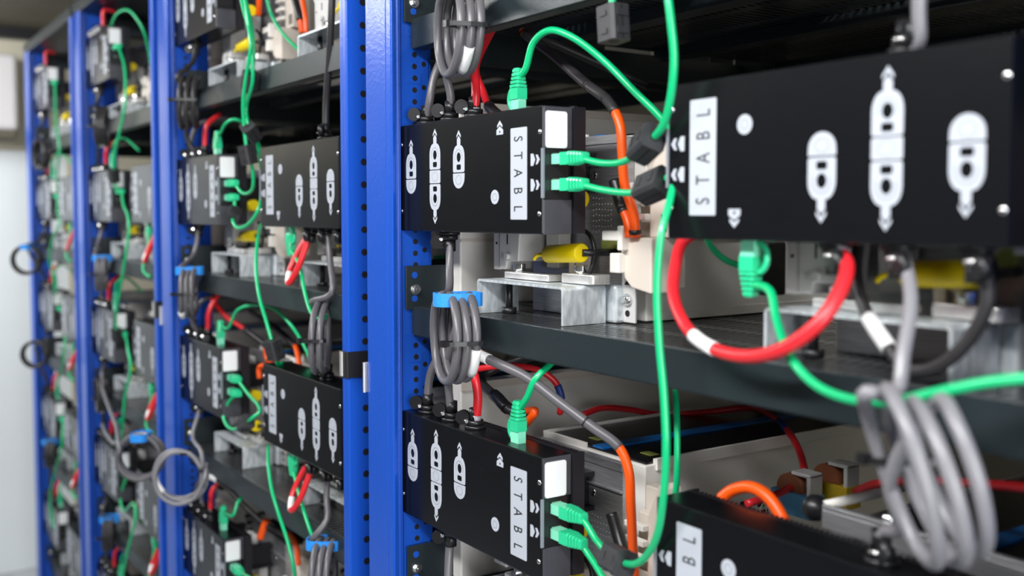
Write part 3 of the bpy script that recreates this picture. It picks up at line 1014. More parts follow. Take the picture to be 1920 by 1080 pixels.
# ---- nearest rack, green
pz = lambda row, which: ROWZ[row] + (0.0775 if which == 0 else 0.0512)
cable('patch_cable', 'green patch cable rising from the middle box of the nearest rack through a dark ferrite', [V(-0.8035, 0.018, pz(1, 0)), P(1130, 306, .018), P(1172, 302, .014), P(1213, 270, .0), P(1243, 235, -.008), P(1258, 180, -.015), P(1264, 110, -.02), P(1258, 40, -.025), P(1250, -30, -.025), P(1245, -120, -.01)], GR * 1.12, G, 'cable', GL, plugs=[(0, (1, 0, 0), (0, 0, 1))], ferrites=[(P(1211, 272, .0), (-0.3, -1, 0.5))])
cable('patch_cable', 'long green patch cable hanging from the middle box down across the shelf edge', [V(-0.8035, 0.018, pz(1, 1)), P(1135, 357, .018), P(1190, 361, .014), P(1232, 346, .012), P(1262, 330, .012), P(1257, 372, -.005), P(1240, 440, -.02), P(1232, 540, -.025), P(1236, 640, -.025), P(1245, 740, -.025), P(1249, 840, -.025), P(1243, 940, -.02), P(1228, 1015, -.01), P(1195, 1056, .0), P(1158, 1050, .01), P(1120, 1015, .018), P(1096, 978, .018), V(-0.8035, 0.018, pz(2, 0))], GR * 1.12, G, 'cable', GL, plugs=[(0, (1, 0, 0), (0, 0, 1)), (1, (1, 0, 0), (0, 0, 1))], ferrites=[(P(1229, 348, .012), (-.2, -1, .6)), (P(1158, 1050, .01), (0.2, -1, 0.4))])
cable('patch_cable', 'green patch cable from lowest side port of the lower box, leaving at the bottom edge', [V(-0.8035, 0.018, pz(2, 1)), P(1098, 1032, .02), P(1122, 1068, .018), P(1150, 1120, .01), P(1170, 1200, .0)], GR * 1.12, G, 'cable', GL, plugs=[(0, (1, 0, 0), (0, 0, 1))])
tx = BX(1, 0.235)
cable('patch_cable', 'green patch cable arching up from top of the middle box and over to the right', [V(tx, 0.02, ROWZ[1] + BH + 0.036), P(985, 130, .02), P(1000, 80, .02), P(1030, 57, .022), P(1070, 68, .03), P(1130, 112, .05), P(1190, 172, .065), P(1240, 222, .08), P(1268, 262, .09), P(1290, 320, .10)], GR * 1.2, G, 'cable', GL, plugs=[(0, (0, 0, 1), (0, -1, 0))])
cable('patch_cable', 'green patch cable bending up from top of the lower box behind the shelf edge', [V(tx, 0.02, ROWZ[2] + BH + 0.036), P(988, 745, .02), P(1003, 712, .022), P(1024, 690, .035), P(1060, 665, .07), P(1120, 660, .11)], GR * 1.2, G, 'cable', GL, plugs=[(0, (0, 0, 1), (0, -1, 0))])
cable('patch_cable', 'dark green patch cable hanging deep behind the long bright vertical one', [P(1262, 640, .2), P(1264, 700, .12), P(1268, 760, .09), P(1270, 840, .08), P(1266, 930, .08), P(1250, 990, .08), P(1248, 1060, .08)], GR, G, 'cable', GL)
rx = RX[1][0] - 0.229
cable('patch_cable', 'green patch cable sagging from the underside of the big upside-down box toward the right edge', [V(rx, 0.02, ROWZ[1] - 0.036), P(1443, 545, .012), P(1456, 600, .0), P(1482, 670, -.02), P(1530, 722, -.03), P(1600, 750, -.035), P(1680, 752, -.035), P(1760, 735, -.035), P(1850, 717, -.03), P(1960, 705, -.02), P(2060, 690, 0)], GR * 1.15, G, 'cable', GL, plugs=[(0, (0, 0, -1), (0, -1, 0))])
dkg = cable('patch_cable', 'dark green cable with black plug tucked behind the big upside-down box', [P(1320, 430, .07), P(1332, 460, .08), P(1362, 488, .10), P(1402, 502, .12)], GR, G, 'cable', GL, sleeves=[(0.9, 1.0, M['green_plug'], 'boot', None, 1.8)])
q = P(1434, 505, .135)
MB().box((-0.013, -0.012, -0.024), (0.016, 0.012, 0.026)).box((-0.022, -0.006, -0.006), (-0.013, 0.006, 0.008)).build('plug_body', M['black'], dkg, bevel=0.002).location = q - dkg.location
cable('patch_cable', 'short green cable end with grey ferrite hanging above the arching green cable', [P(1148, -60, -.0), P(1148, 0, -.0), P(1150, 45, -.0)], GR * 1.15, G, 'cable', GL, ferrites=[(P(1151, 45, -.0), (0, -1, 0))])
cable('patch_cable', 'dark green cable running level behind the cream panel at the middle shelf', [P(790, 486, .14), P(850, 480, .2), P(930, 474, .28), P(990, 476, .34)], GR, G, 'cable', GL)

# ---- nearest rack, grey / red / orange
gz = lambda row: ROWZ[row] + BH + 0.002
x1, x2, x3 = BX(1, .0325), BX(1, .0913), BX(1, .1457)
HG = 'heavy cables entering the control boxes'
cable('power_cable', 'grey cable leaning from the leftmost gland of the middle box up behind the hanging coil', [V(x1, .02, gz(1)), P(806, 185, .02), P(817, 135, .028), P(842, 90, .045), V(-1.07, .05, 1.725)], YR * 1.05, M['grey'], 'cable', HG)
cable('power_cable', 'red cable rising from third gland of the middle box behind the grey coil', [V(x3, .02, gz(1)), P(892, 175, .02), P(889, 135, .028), P(882, 100, .04), V(-0.995, .045, 1.73)], YR * 1.1, M['red'], 'cable', HG, sleeves=[(0, .10, M['grey_light'], 'grey_collar', 'pale grey collar', 1.12)])
cable('power_cable', 'red cable with black boot leaning behind the middle box of the nearest rack', [V(-0.955, .066, 1.590), P(921, 205, .075), P(905, 170, .085), P(892, 130, .08), V(-1.045, .075, 1.73)], YR, M['red'], 'cable', HG, sleeves=[(0, .30, M['dark_cable'], 'rubber_boot', 'black rubber boot', 1.45)])
def hv(label, pts, f, extra=()):
    return cable('high_voltage_cable', label, pts, YR * 1.05, M['orange'], 'cable', 'orange and charcoal high voltage cables', sleeves=[(0, f, M['dark_cable'], 'charcoal_sleeve', 'charcoal sleeve', 1.1)] + list(extra))


hv('charcoal sleeved cable turning orange beside the aluminium plate of the middle shelf', [V(-1.02, .3, 1.67), P(985, 60, .14), P(1040, 105, .11), P(1100, 158, .09), P(1143, 193, .08), P(1162, 232, .078), P(1167, 290, .078), P(1172, 350, .08), P(1188, 400, .085), P(1192, 445, .088)], .50, [(.335, .345, M['ink'], 'tape_ring', None, 1.18), (.42, .425, M['ink'], 'tape_ring', None, 1.18), (.965, .985, M['black'], 'cable_tie', 'black tie', 1.3)])
hv('short orange lead with glossy black tip beside the cream tower on the middle shelf', [P(1153, 338, .088), P(1162, 375, .088), P(1176, 412, .086), P(1181, 445, .086)], .55, [(0.0, .5, M['black'], 'black_tip', 'glossy black tip', 1.35)])
hv('grey cable with white tag running down to an orange end beside the lower box', [P(895, 664, .0), P(925, 678, .004), P(985, 706, .02), P(1050, 755, .035), P(1110, 800, .05), P(1160, 838, .065), P(1178, 880, .068), P(1183, 950, .07), P(1187, 1035, .078), P(1190, 1080, .085)], .56, [(.005, .085, M['white'], 'cable_marker', 'white printed sleeve', 1.22), (.42, .425, M['ink'], 'tape_ring', None, 1.18)]).children[1].data.materials[0] = M['grey']
hv('black ended orange lead standing low beside the lower cream tower', [P(1147, 962, .088), P(1158, 1000, .088), P(1170, 1040, .086), P(1178, 1090, .084)], .7, [(0.0, .6, M['black'], 'black_tip', 'glossy black tip', 1.35)])
cable('power_cable', 'grey cable curving from the leftmost gland of the lower box up behind the coil', [V(x1, .02, gz(2)), P(803, 725, .02), P(811, 690, .022), P(828, 662, .03), P(850, 645, .04), V(-1.06, .05, 1.365)], YR * 1.05, M['grey'], 'cable', HG)
cable('power_cable', 'red cable rising from third gland of the lower box into the grey coil', [V(x3, .02, gz(2)), P(896, 745, .02), P(890, 705, .018), P(882, 680, .028), V(-0.99, .045, 1.365)], YR * 1.1, M['red'], 'cable', HG, sleeves=[(0, .10, M['grey_light'], 'grey_collar', 'pale grey collar', 1.12)])
cable('power_cable', 'thick black cable sloping down behind the lower box to an orange end', [V(-1.04, .18, 1.33), P(905, 705, .1), P(935, 748, .08), P(955, 768, .075), P(985, 780, .075)], YR * 1.2, M['dark_cable'], 'cable', HG, sleeves=[(.45, .72, M['black'], 'shrink_sleeve', 'glossy shrink sleeve', 1.3)])
cable('power_cable', 'short orange cable hooked behind the fins of the lower box', [P(968, 805, .085), P(985, 795, .075), P(1003, 772, .072), P(985, 772, .085)], YR, M['orange'], 'cable', HG)
TC = 'thin red wires across the battery modules'
cable('sense_wire', 'long red wire over the modules on the lower shelf with blue tape', [P(1092, 778, .22), P(1130, 765, .26), P(1180, 768, .3), P(1240, 778, .34), P(1330, 772, .38), P(1410, 765, .42), P(1450, 782, .4), P(1480, 812, .36), P(1502, 855, .3), P(1510, 890, .26)], .0042, M['red'], 'cable', TC, sleeves=[(.70, .76, M['tape'], 'blue_tape', 'blue tape wrap', 1.15)])
cable('sense_wire', 'dark red wire curving down at the rear left of the lower shelf', [P(860, 700, .015), P(905, 690, .03), P(960, 686, .05), P(1010, 694, .07), P(1040, 715, .085), P(1052, 742, .09), P(1050, 775, .095)], .0038, M['red'], 'cable', TC, sleeves=[(.72, .86, M['tape'], 'blue_tape', 'blue tape wrap', 1.15)])
cable('sense_wire', 'red wire at the far right crossing behind the blurred coil', [P(1400, 945, .16), P(1460, 925, .2), P(1510, 895, .28)], .0040, M['red'], 'cable', TC)
cable('sense_wire', 'red wire behind the hanging coil near the right edge', [P(1605, 922, .22), P(1640, 908, .2), P(1720, 902, .18), P(1850, 908, .16), P(1960, 918, .14)], .0040, M['red'], 'cable', TC)
cable('high_voltage_cable', 'orange cable arching over the finned back edge of the lower right box', [P(1352, 935, .062), P(1372, 920, .066), P(1408, 914, .068), P(1440, 932, .068), P(1468, 975, .068), P(1475, 1010, .068)], .0056, M['orange'], 'cable', 'orange and charcoal high voltage cables')

# ---- coils of the nearest rack
gx = BX(1, .0885)
th = R(-17)
coil('dark grey coil hanging over the upper shelf lip of the nearest rack', V(-0.9700, -.022, 1.7000), .045, th, 3, .0105, [V(gx, .02, ROWZ[0] - .002), V(gx + .02, .01, ROWZ[0] - .04), V(-1.02, -.01, 1.775)], [V(-1.0, -.0, 1.665), P(838, 140, .01), P(845, 180, .018), V(x2, .02, gz(1))], tag_f=.55, tie_side=1)
coil('grey coil with blue strap hanging over the middle shelf lip of the nearest rack', V(-0.9805, -.022, 1.3590), .0475, th, 3, .0105, [V(gx, .02, ROWZ[1] - .002), P(843, 500, .015), P(842, 545, .0)], [V(-1.02, -.01, 1.315), P(840, 720, .012), V(x2, .02, gz(2))], tag_f=.9, strap=True, tie_side=1)
cable('power_cable', 'grey cable dropping from the underside of the lower box in nearest rack', [V(gx, .02, ROWZ[2] - .002), P(842, 1040, .018), P(840, 1100, .01), P(838, 1180, .0)], YR * 1.1, M['grey'], 'cable', HG)
# big upside-down box
gx3 = RX[1][0] - .0885
coil('large blurred light grey coil hanging in front of the lower shelf at right', P(1737, 893, -.035), .051, R(-40), 3, .0140, [V(gx3, .02, ROWZ[1] - .002), P(1708, 560, .0), P(1694, 660, -.02), P(1680, 740, -.035)], [P(1668, 900, -.02), P(1690, 990, .0), V(RX[1][0] - .012 - .0885, .02, ROWZ[2] + BH + .02), V(RX[1][0] - .012 - .0885, .02, ROWZ[2] + BH + .002)], m=M['grey_mid'], squash=.85, tilt=.1, tie_side=-1, wob=.10, lean=.32)
cable('power_cable', 'grey cable leaving the top edge of the big upside-down box', [V(RX[1][0] - .0885, .02, gz(1)), P(1722, 80, .012), P(1723, 20, .005), P(1724, -60, .0)], YR, M['grey_mid'], 'cable', HG)
cable('power_cable', 'thick red cable looping below the big upside-down box, with white marker', [V(-.655, .062, 1.49), P(1283, 450, .045), P(1266, 500, .025), P(1264, 560, .005), P(1290, 617, -.008), P(1340, 655, -.018), P(1410, 668, -.025), P(1480, 648, -.03), P(1540, 600, -.022), P(1578, 540, -.005), P(1588, 495, .01), V(RX[1][0] - .1457, .02, ROWZ[1] - .002)], YR * 1.12, M['red'], 'cable', HG, sleeves=[(.385, .455, M['white'], 'cable_marker', 'white marker', 1.1), (.95, 1, M['grey_light'], 'grey_collar', 'pale grey collar', 1.12)])
cable('power_cable', 'charcoal cable looping behind the big upside-down box with pale tag', [V(RX[1][0] - .0325, .02, ROWZ[1] - .002), P(1852, 560, .02), P(1810, 645, .02), P(1750, 690, .02), P(1700, 690, .022), P(1658, 640, .028), P(1622, 580, .04), P(1606, 520, .05), P(1608, 470, .062), P(1615, 430, .07)], YR, M['dark_cable'], 'cable', HG, sleeves=[(.53, .64, M['white'], 'cable_marker', 'pale printed tag', 1.25)])
# lower right things: terminal blocks, silver rail, rod
for (px, py, mm, lab) in ((1494, 940, 'blue_block', 'light blue'), (1562, 922, 'yellow_dark', 'dull yellow')):
    p = P(px, py, .235 if px < 1500 else .27)
    p.z = SHZ[2] + .212
    p = P(px, py + 22, .235 if px < 1500 else .27)
    t = empty('fuse_holder', p, f'{lab} fuse holder with brown insert on the lower right module', 'fuse holder')
    MB().box((-.026, -.012, 0), (.026, .012, .024)).build('base_block', M[mm], t, bevel=.001)
    MB().cyl((-.004, -.008, .026), (-.004, .008, .026), .017, 20).build('fuse_body', M['brown'], t)
    MB().box((.020, -.010, .020), (.025, .010, .046)).box((.000, -.010, .043), (.025, .010, .047)).build('clamp_frame', M['conn_grey'], t, bevel=.001)
t = empty('mounting_rail', P(1560, 985, .075), 'silver slotted rail running to the right behind the lower right box', 'rail')
a, bq = P(1555, 968, .09) - t.location, P(1940, 1085, .09) - t.location
dv = (bq - a)
MB().box((0, -.010, -.008), (dv.length, .008, .008)).box((0, -.010, .008), (dv.length, -.006, .012)).build('rail_body', M['alu'], t, bevel=.0008).matrix_local = Matrix.Translation(a) @ dv.to_track_quat('X', 'Z').to_matrix().to_4x4()
MB().cyl((.06, -.002, .008), (.06, -.002, .018), .006, 12).build('rail_stud', M['steel'], t).matrix_local = Matrix.Translation(a) @ dv.to_track_quat('X', 'Z').to_matrix().to_4x4()
t = empty('stay_rod', P(1528, 952, .11), 'pale rod with round black knob behind the lower right box', 'rod')
a, bq = P(1545, 948, .11) - t.location, P(1700, 912, .2) - t.location
MB().cyl(a, bq, .0042, 12).build('rod', M['cream_white'], t)
MB().dome((0, 0, 0), (1, -.3, .1), .012, .012).dome((0, 0, 0), (-1, .3, -.1), .012, .010).build('knob', M['black'], t)

# ---- second rack, green (left column ports, arches, droppers)
x2p = LX[2][0] + BW * LX[2][1]
D = lambda row, w: V(x2p + .037, .018, pz(row, w))
T2 = lambda row: V(BX(2, .235), .02, ROWZ[row] + BH + .036)
sp = [(0, (1, 0, 0), (0, 0, 1))]
up = [(0, (0, 0, 1), (0, -1, 0))]
dn = [(0, (0, 0, -1), (0, -1, 0))]
cable('patch_cable', 'green patch cable from upper port of the second-row box, second rack, up through grey ferrite', [D(1, 0), P(455, 362, .02), P(474, 352, .015), P(474, 320, .01), P(465, 290, .0), P(458, 240, -.005), P(456, 190, -.01), P(462, 140, -.012), P(470, 80, -.012), P(455, 10, -.01), P(445, -40, -.01)], GR, G, 'cable', GL, plugs=sp, ferrites=[(P(465, 289, .0), (0.3, -1, 0))])
cable('patch_cable', 'green patch cable swinging under the second-row box of the second rack from a black ferrite', [D(1, 1), P(440, 393, .015), P(436, 412, .0), P(445, 427, .0), P(468, 418, .005), P(485, 392, .01), P(490, 360, .03), P(488, 300, .03), P(480, 262, .02), P(465, 235, .0), P(462, 200, .0), P(474, 150, -.005), P(468, 60, -.01), P(455, -30, -.01)], GR, G, 'cable', GL, plugs=sp, ferrites=[(P(431, 404, .0), (0.4, -1, 0)), (P(456, 236, .0), (0.3, -1, 0))])
cable('patch_cable', 'green patch cable strand beside the bundle at the top of the second rack', [P(452, -30, 0), P(470, 40, 0), P(476, 100, 0), P(468, 160, 0), P(462, 215, .02), P(475, 250, .03)], GR, G, 'cable', GL, ferrites=[(P(473, 160, 0), (0.3, -1, 0))])
cable('patch_cable', 'green patch cable arching up off the second-row box of the second rack', [T2(1), P(414, 248, .02), P(425, 230, .02), P(442, 224, .03), P(470, 240, .06), P(490, 285, .08)], GR, G, 'cable', GL, plugs=up)
cable('patch_cable', 'thin green cable slanting down to the top shelf modules of the second rack', [P(496, -20, .05), P(508, 25, .06), P(528, 60, .07), P(548, 82, .08), P(566, 98, .09)], GR, G, 'cable', GL)
cable('patch_cable', 'green patch cable dropping past the shelf lip onto the third-row right box of second rack', [P(490, 420, .05), P(483, 450, .02), P(480, 500, .0), P(486, 555, -.01), P(500, 605, -.01), P(514, 655, -.005), P(522, 685, .01), V(RX[2][0] - .275, .02, ROWZ[2] + BH + .004)], GR, G, 'cable', GL, ferrites=[(P(514, 655, -.005), (0.3, -1, 0))])
cable('patch_cable', 'wide green arch from the third-row left box across to the right box, second rack', [T2(2), P(428, 615, .02), P(445, 582, .02), P(475, 572, .03), P(515, 580, .04), P(552, 618, .05), P(578, 665, .06), P(590, 705, .06)], GR, G, 'cable', GL, plugs=up)
r2 = RX[2][0] - .229 * RX[2][1]
cable('patch_cable', 'green patch cable from underside of second-row right box looping toward the blue post', [V(r2, .02, ROWZ[1] - .036), P(562, 500, .012), P(572, 550, .005), P(585, 588, .0), P(605, 598, .0), P(618, 585, .02)], GR, G, 'cable', GL, plugs=dn)
cable('patch_cable', 'green patch cable from upper port of the third-row box, second rack', [D(2, 0), P(468, 742, .02), P(484, 760, .015), P(487, 772, .01), P(474, 783, .0), P(461, 793, .0), P(440, 805, .0), P(425, 797, .0), P(419, 775, .005), P(428, 755, .012), D(2, 1)], GR, G, 'cable', GL, plugs=sp + [(1, (1, 0, 0), (0, 0, 1))], ferrites=[(P(462, 792, .0), (0.3, -1, 0.3))])
cable('patch_cable', 'long green patch cable falling from under the third-row right box, second rack', [P(503, 835, .03), P(503, 870, .01), P(510, 920, .0), P(523, 965, .0), P(538, 1010, .0), P(550, 1060, .0), P(556, 1110, .01)], GR, G, 'cable', GL)
cable('patch_cable', 'green patch cable with ribbed boot under the third-row right box, second rack', [V(r2, .02, ROWZ[2] - .036), P(560, 925, .012), P(572, 965, .005), P(586, 1005, .0), P(600, 1030, .01), P(612, 1045, .03)], GR, G, 'cable', GL, plugs=dn)
cable('patch_cable', 'green patch cable bending up from the fourth-row box of the second rack', [T2(3), P(438, 965, .02), P(446, 942, .03), P(462, 926, .05), P(490, 915, .08)], GR, G, 'cable', GL, plugs=up)
cable('patch_cable', 'green patch cable from upper port of the fourth-row box, second rack', [D(3, 0), P(480, 1095, .01), P(490, 1130, .0)], GR, G, 'cable', GL, plugs=sp)
cable('patch_cable', 'dim green cable level behind the second-row left box, second rack', [P(385, 475, .1), P(430, 462, .2), P(490, 445, .3)], GR, G, 'cable', GL)

# ---- second rack, red / grey / orange
RG = 'short red leads at the control boxes'
def rise(bay, row, lab, dxp=-.006, hgt=.085):
    x = BX(bay, .1457)
    return cable('power_cable', lab, [V(x, .02, gz(row)), V(x + .002, .019, gz(row) + .03), V(x + .006, .022, gz(row) + .06), V(x + .002, .05, gz(row) + hgt)], YR, M['red'], 'cable', RG, sleeves=[(0, .1, M['grey_light'], 'grey_collar', 'pale grey collar', 1.12)])


rise(2, 1, 'short red lead on top of the second-row left box, second rack')
rise(2, 2, 'short red lead on top of the third-row left box, second rack', hgt=.10)
rise(2, 3, 'short red lead on top of the fourth-row left box, second rack')
for bay in (3, 4):
    for row in (0, 1, 2, 3, 4):
        if row == 0 and bay == 4:
            pass
        rise(bay, row, f'short red lead on top of the {ROWN[row].replace(" row", "-row")} left box, {RACK[bay]}', hgt=.06 if row == 0 else .085)
cable('power_cable', 'red then black cable sloping behind the third-row boxes of second rack', [P(398, 560, .03), P(420, 590, .06), P(455, 615, .08), P(500, 650, .1), P(535, 690, .12)], YR, M['red'], 'cable', HG, sleeves=[(.52, 1, M['dark_cable'], 'black_sleeve', 'black sleeve', 1.15)])
cable('power_cable', 'long black cable reaching an orange end above the third-row right box, second rack', [P(470, 585, .16), P(510, 610, .14), P(545, 640, .12), P(556, 655, .11), P(562, 690, .10)], YR, M['orange'], 'cable', HG, sleeves=[(0, .68, M['dark_cable'], 'black_sleeve', 'black sleeve', 1.15)])
cable('power_cable', 'orange cable bent over the left edge of the third-row right box, second rack', [P(487, 710, .06), P(486, 690, .06), P(500, 684, .065), P(520, 678, .09), P(500, 672, .1), P(498, 650, .1)], YR, M['orange'], 'cable', HG)
cable('power_cable', 'charcoal cable with white tag sloping to an orange end near the lower yellow cap', [P(382, 890, .01), P(415, 905, .02), P(460, 950, .05), P(500, 985, .08), P(540, 1000, .1), P(556, 1025, .1), P(560, 1060, .1)], YR, M['orange'], 'cable', HG, sleeves=[(0, .66, M['dark_cable'], 'charcoal_sleeve', 'charcoal sleeve', 1.08), (.02, .14, M['white'], 'cable_marker', 'white printed sleeve', 1.25)])
cable('power_cable', 'short thick orange stub above the lower connectors of second rack', [P(488, 1010, .07), P(494, 990, .075), P(500, 975, .08)], YR * 1.4, M['orange'], 'cable', HG)


def redloop(bay, row, lab):
    sx = RX[bay][1]
    xa = RX[bay][0] - .1457 * sx
    z0 = ROWZ[row]
    return cable('power_cable', lab, [V(xa, .02, z0 - .002), V(xa - .002, .012, z0 - .03), V(xa - .012 * sx, .0, z0 - .068), V(xa - .034 * sx, -.004, z0 - .088), V(xa - .052 * sx, .006, z0 - .068), V(xa - .046 * sx, .03, z0 - .02), V(xa - .040 * sx, .062, z0 + .02)], YR, M['red'], 'cable', 'red loops under the upside-down boxes', sleeves=[(.52, .64, M['white'], 'cable_marker', 'white marker', 1.1), (0, .06, M['grey_light'], 'grey_collar', None, 1.12)])


for bay, rows in ((2, (1, 2)), (3, (1, 2, 3, 4)), (4, (1, 2, 3, 4))):
    for row in rows:
        redloop(bay, row, f'red cable looping under the {ROWN[row].replace(" row", "-row")} upside-down box, {RACK[bay]}')
g2 = RX[2][0] - .0885 * 1.02
cable('power_cable', 'black cable dropping onto the top gland of the second-row right box, second rack', [P(624, -40, .01), P(621, 40, .01), P(617, 120, .015), P(612, 190, .02), V(g2, .02, gz(1))], YR * 1.1, M['dark_cable'], 'cable', HG)
coil('dark grey coil half hidden by the blue post above the third-row right box', V(-1.418, .005, 1.315), .052, R(-35), 2, .012, [V(g2, .02, ROWZ[1] - .002), P(619, 490, .018), P(622, 550, .008)], [P(614, 640, .006), P(614, 690, .018), V(g2, .02, gz(2))], m=M['grey'])
coil('grey coil with broad blue strap under the third-row right box, second rack', V(-1.405, .0, .955), .052, R(-35), 3, .011, [V(g2, .02, ROWZ[2] - .002), P(612, 930, .016), P(613, 975, .008)], [V(-1.42, .0, .90), V(-1.43, .0, .86)], m=M['grey'], strap=True)
gd = BX(2, .0885)
gd2 = BX(2, .0913)
coil('narrow dark coil hanging under the top-row box of the second rack', V(-1.995, -.015, 1.715), .048, R(-25), 3, .013, [V(gd, .02, ROWZ[0] - .002), V(gd + .01, .01, ROWZ[0] - .04)], [V(gd2 - .01, .0, 1.655), V(gd2, .02, gz(1))], m=M['dark_cable'])
coil('dark oval coil with blue strap on the second shelf lip of the second rack', V(-2.000, -.02, 1.345), .046, R(-25), 3, .010, [V(gd, .02, ROWZ[1] - .002), V(gd + .005, .008, ROWZ[1] - .06)], [V(gd2 + .0, .0, 1.29), V(gd2, .02, gz(2))], m=M['grey'], strap=True, tag_f=.2)
vw = math.atan2(RT.y, RT.x)
coil('round grey coil facing the viewer across the blue post of the second rack', P(337, 893, -.06), .048, vw, 3, .008, [V(gd, .02, ROWZ[2] - .002), V(gd + .003, .0, ROWZ[2] - .06), P(378, 850, -.03)], [P(384, 900, -.03), V(gd2, .015, gz(3) + .03), V(gd2, .02, gz(3))], m=M['grey_mid'], tag_f=.5, a0=0.4, r=.0040, ties_at=((1.3,), (.3,)), tie=False, wob=.09)
for row in (1, 2, 3):
    x = BX(2, .0325)
    cable('power_cable', f'grey cable at the leftmost gland of the {ROWN[row].replace(" row", "-row")} box, second rack', [V(x, .02, gz(row)), V(x + .002, .02, gz(row) + .035), V(x + .012, .035, gz(row) + .07), V(x + .03, .09, gz(row) + .085)], YR, M['grey'], 'cable', HG)

cable('high_voltage_cable', 'orange lead dropping behind the green bundle at the top of the second rack', [P(486, -40, .07), P(486, 0, .07), P(485, 28, .075)], YR * 1.1, M['orange'], 'cable', HG)
cable('high_voltage_cable', 'orange pair lead with black tip at the top edge of the second rack', [P(540, -40, .08), P(553, 0, .08), P(562, 35, .082), P(566, 62, .085)], YR, M['orange'], 'cable', HG, sleeves=[(0, .7, M['black'], 'black_tip', 'glossy black tip', 1.3)])
cable('high_voltage_cable', 'bare orange lead right of the black tipped one, top of the second rack', [P(562, -40, .085), P(568, 5, .085), P(573, 35, .085), P(574, 62, .085)], YR * .9, M['orange'], 'cable', HG)
# ---- third and farthest rack: green runs
cable('patch_cable', 'dark green arch above the top-row box of the third rack', [P(207, 90, .02), P(209, 50, .02), P(222, 24, .02), P(245, 22, .03), P(268, 55, .05), P(280, 100, .07), P(286, 150, .08)], GR, G, 'cable', GL)
x3p = LX[3][0] + BW * LX[3][1]
x4p = LX[4][0] + BW * LX[4][1]
def side_run(bay, row, pts, lab, extra=()):
    xp = (x3p if bay == 3 else x4p) + .037
    return cable('patch_cable', lab, [V(xp, .018, pz(row, 0))] + pts, GR * 1.1, G, 'cable', GL, plugs=[(0, (1, 0, 0), (0, 0, 1))], ferrites=extra)


side_run(3, 0, [P(234, 130, .01), P(235, 190, .0), P(226, 240, -.005), P(216, 285, -.005), P(214, 335, .0), P(222, 362, .01), V(x3p + .037, .018, pz(1, 0))], 'green patch cable hanging from the top box to the second-row box, third rack', [(P(217, 330, 0), (.3, -1, 0))])
side_run(3, 1, [P(232, 385, .01), P(240, 405, .0), P(242, 430, -.005), P(234, 490, -.01), P(224, 550, -.01), P(217, 600, -.005), P(219, 628, .0)], 'bright green patch cable hanging from the second-row box, third rack', [(P(219, 645, 0), (.3, -1, 0))])
side_run(3, 2, [P(238, 640, .01), P(240, 655, .0), P(245, 690, -.005), P(235, 740, -.01), P(230, 800, -.01), P(228, 832, .0)], 'bright green patch cable hanging from the third-row box, third rack')
side_run(3, 3, [P(226, 930, .01), P(232, 958, .0), P(252, 945, .0), P(254, 970, -.005), P(240, 1030, -.01), P(228, 1090, -.01)], 'bright green patch cable curling from the fourth-row box, third rack')
side_run(4, 0, [P(104, 200, .01), P(106, 240, .0), P(112, 280, .0), P(108, 310, .0), V(x4p + .037, .018, pz(1, 0))], 'green patch cable hanging from the top box, farthest rack')
side_run(4, 1, [P(108, 395, .01), P(112, 418, .0), P(98, 450, -.005), P(93, 490, -.005), P(101, 525, .0), P(103, 560, .01)], 'green patch cable bowed out from the second-row box, farthest rack')
side_run(4, 2, [P(120, 600, .01), P(122, 640, .0), P(118, 680, -.005), P(108, 720, .0), P(110, 745, .01)], 'green patch cable hanging from the third-row box, farthest rack')
side_run(4, 3, [P(118, 800, .01), P(116, 835, .0), P(102, 890, -.005), P(94, 940, -.005), P(100, 985, .0), P(114, 1000, .01)], 'green patch cable looping below the fourth-row box, farthest rack')
for bay in (3, 4):
    for row in (1, 2, 3, 4):
        x = RX[bay][0] - .229 * RX[bay][1]
        cable('patch_cable', f'green lead under the {ROWN[row].replace(" row", "-row")} upside-down box, {RACK[bay]}', [V(x, .02, ROWZ[row] - .036), V(x + .006, .012, ROWZ[row] - .07), V(x + .02, .0, ROWZ[row] - .11), V(x + .045, .01, ROWZ[row] - .125)], GR, G, 'cable', GL, plugs=dn)
        x = BX(bay, .235)
        cable('patch_cable', f'green lead arching off the {ROWN[row].replace(" row", "-row")} left box, {RACK[bay]}', [V(x, .02, ROWZ[row] + BH + .036), V(x + .006, .022, ROWZ[row] + BH + .07), V(x + .03, .04, ROWZ[row] + BH + .085), V(x + .07, .07, ROWZ[row] + BH + .05)], GR, G, 'cable', GL, plugs=up)
        x = RX[bay][0] - .0885 * RX[bay][1]
        cable('power_cable', f'grey cable passing the {ROWN[row].replace(" row", "-row")} upside-down box, {RACK[bay]}', [V(x, .02, ROWZ[row] - .002), V(x + .002, .006, ROWZ[row] - .06), V(x + .004, -.002, ROWZ[row] - .13), V(x + .002, .008, ROWZ[row] - .2), V(x, .02, ROWZ[row] - .229)], YR, M['grey'], 'cable', HG)
# ---- third and farthest rack: coils
CG = 'grey cable coils hanging at the shelf fronts'
def bcoil(lab, px, py, Y, rad, theta, bay, row, **kw):
    a, b2 = BX(bay, .0885), BX(bay, .0913)
    c = P(px, py, Y)
    return coil(lab, c, rad, theta, 3, .009, [V(a, .02, ROWZ[row] - .002), V(a + .002, .008, ROWZ[row] - .05)], [V(b2, .01, gz(row + 1) + .03), V(b2, .02, gz(row + 1))], **kw)


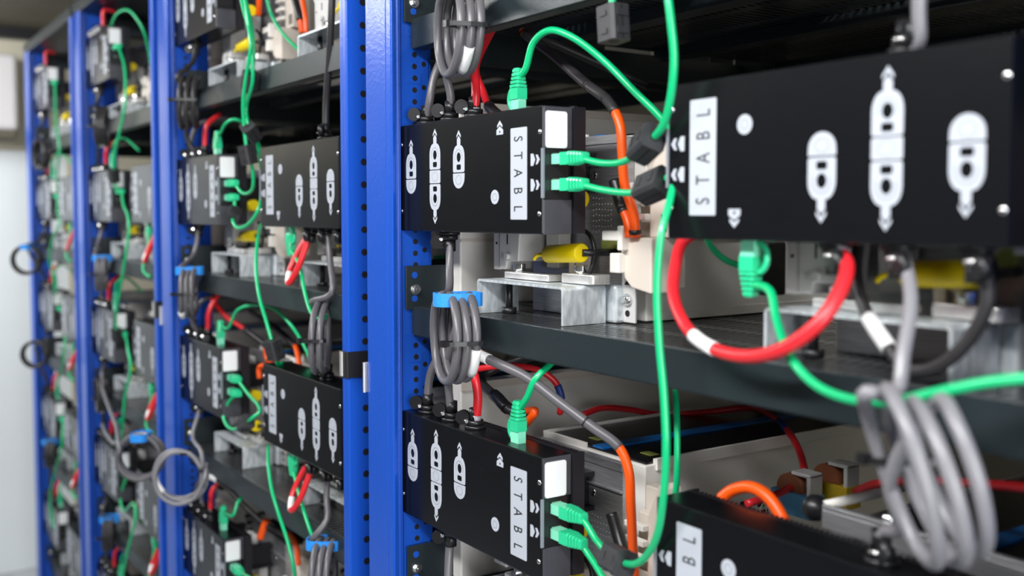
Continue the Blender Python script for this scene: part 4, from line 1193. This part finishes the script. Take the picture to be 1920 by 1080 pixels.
bcoil('dark narrow coil under the top box of the third rack', 192, 240, -.01, .045, R(-25), 3, 0, m=M['dark_cable'], tag_f=.5)
bcoil('dark coil with blue strap below the second-row box of the third rack', 190, 512, -.015, .042, R(-20), 3, 1, m=M['grey'], strap=True, tag_f=.4)
bcoil('dark coil with white tag below the third-row box of the third rack', 190, 742, -.01, .040, R(-10), 3, 2, m=M['dark_cable'], tag_f=.5)
bcoil('round charcoal coil with blue strap swung out in front of the third rack', 264, 856, -.10, .043, vw, 3, 2, m=M['grey'], strap=True, tag_f=.62, a0=2.6)
bcoil('dark coil with blue strap below the fourth-row box of the third rack', 203, 1000, -.01, .042, R(-20), 3, 3, m=M['dark_cable'], strap=True)
bcoil('dark coil under the top box of the farthest rack', 78, 290, -.01, .045, R(10), 4, 0, m=M['dark_cable'], tag_f=.5)
bcoil('round black coil with blue strap standing proud of the farthest rack, upper', 50, 487, -.09, .042, vw, 4, 1, m=M['dark_cable'], strap=True)
bcoil('round black coil standing proud of the farthest rack, lower', 66, 664, -.08, .038, vw, 4, 2, m=M['dark_cable'])
bcoil('dark coil with blue strap below the fourth-row box of the farthest rack', 92, 850, -.02, .042, R(-10), 4, 3, m=M['dark_cable'], strap=True)

# ---- loose cables on top of the racks
for i, (pts, mm, lab) in enumerate((
        ([V(-3.9, .05, 2.09), V(-3.4, .10, 2.10), V(-2.9, .08, 2.095), V(-2.4, .12, 2.10), V(-1.4, .10, 2.095)], 'dark_cable', 'black cable lying along the front of the rack tops'),
        ([V(-3.9, .09, 2.10), V(-3.3, .13, 2.12), V(-2.8, .11, 2.11), V(-2.2, .16, 2.11), V(-1.3, .15, 2.10)], 'dark_cable', 'second black cable lying behind the first on the rack tops'),
        ([V(-3.5, .20, 2.10), V(-3.25, .0, 2.16), V(-3.08, -.06, 2.12), V(-2.9, -.02, 2.11), V(-2.7, .12, 2.12), V(-2.4, .22, 2.10)], 'grey_light', 'pale looped cable drooping over the edge of the rack tops'))):
    tag(MB().tube(smooth(pts, 8), .016 if i < 2 else .010, 12).build('trunk_cable', M[mm], origin=pts[0]), lab, 'cable', 'trunk cables on the rack tops')
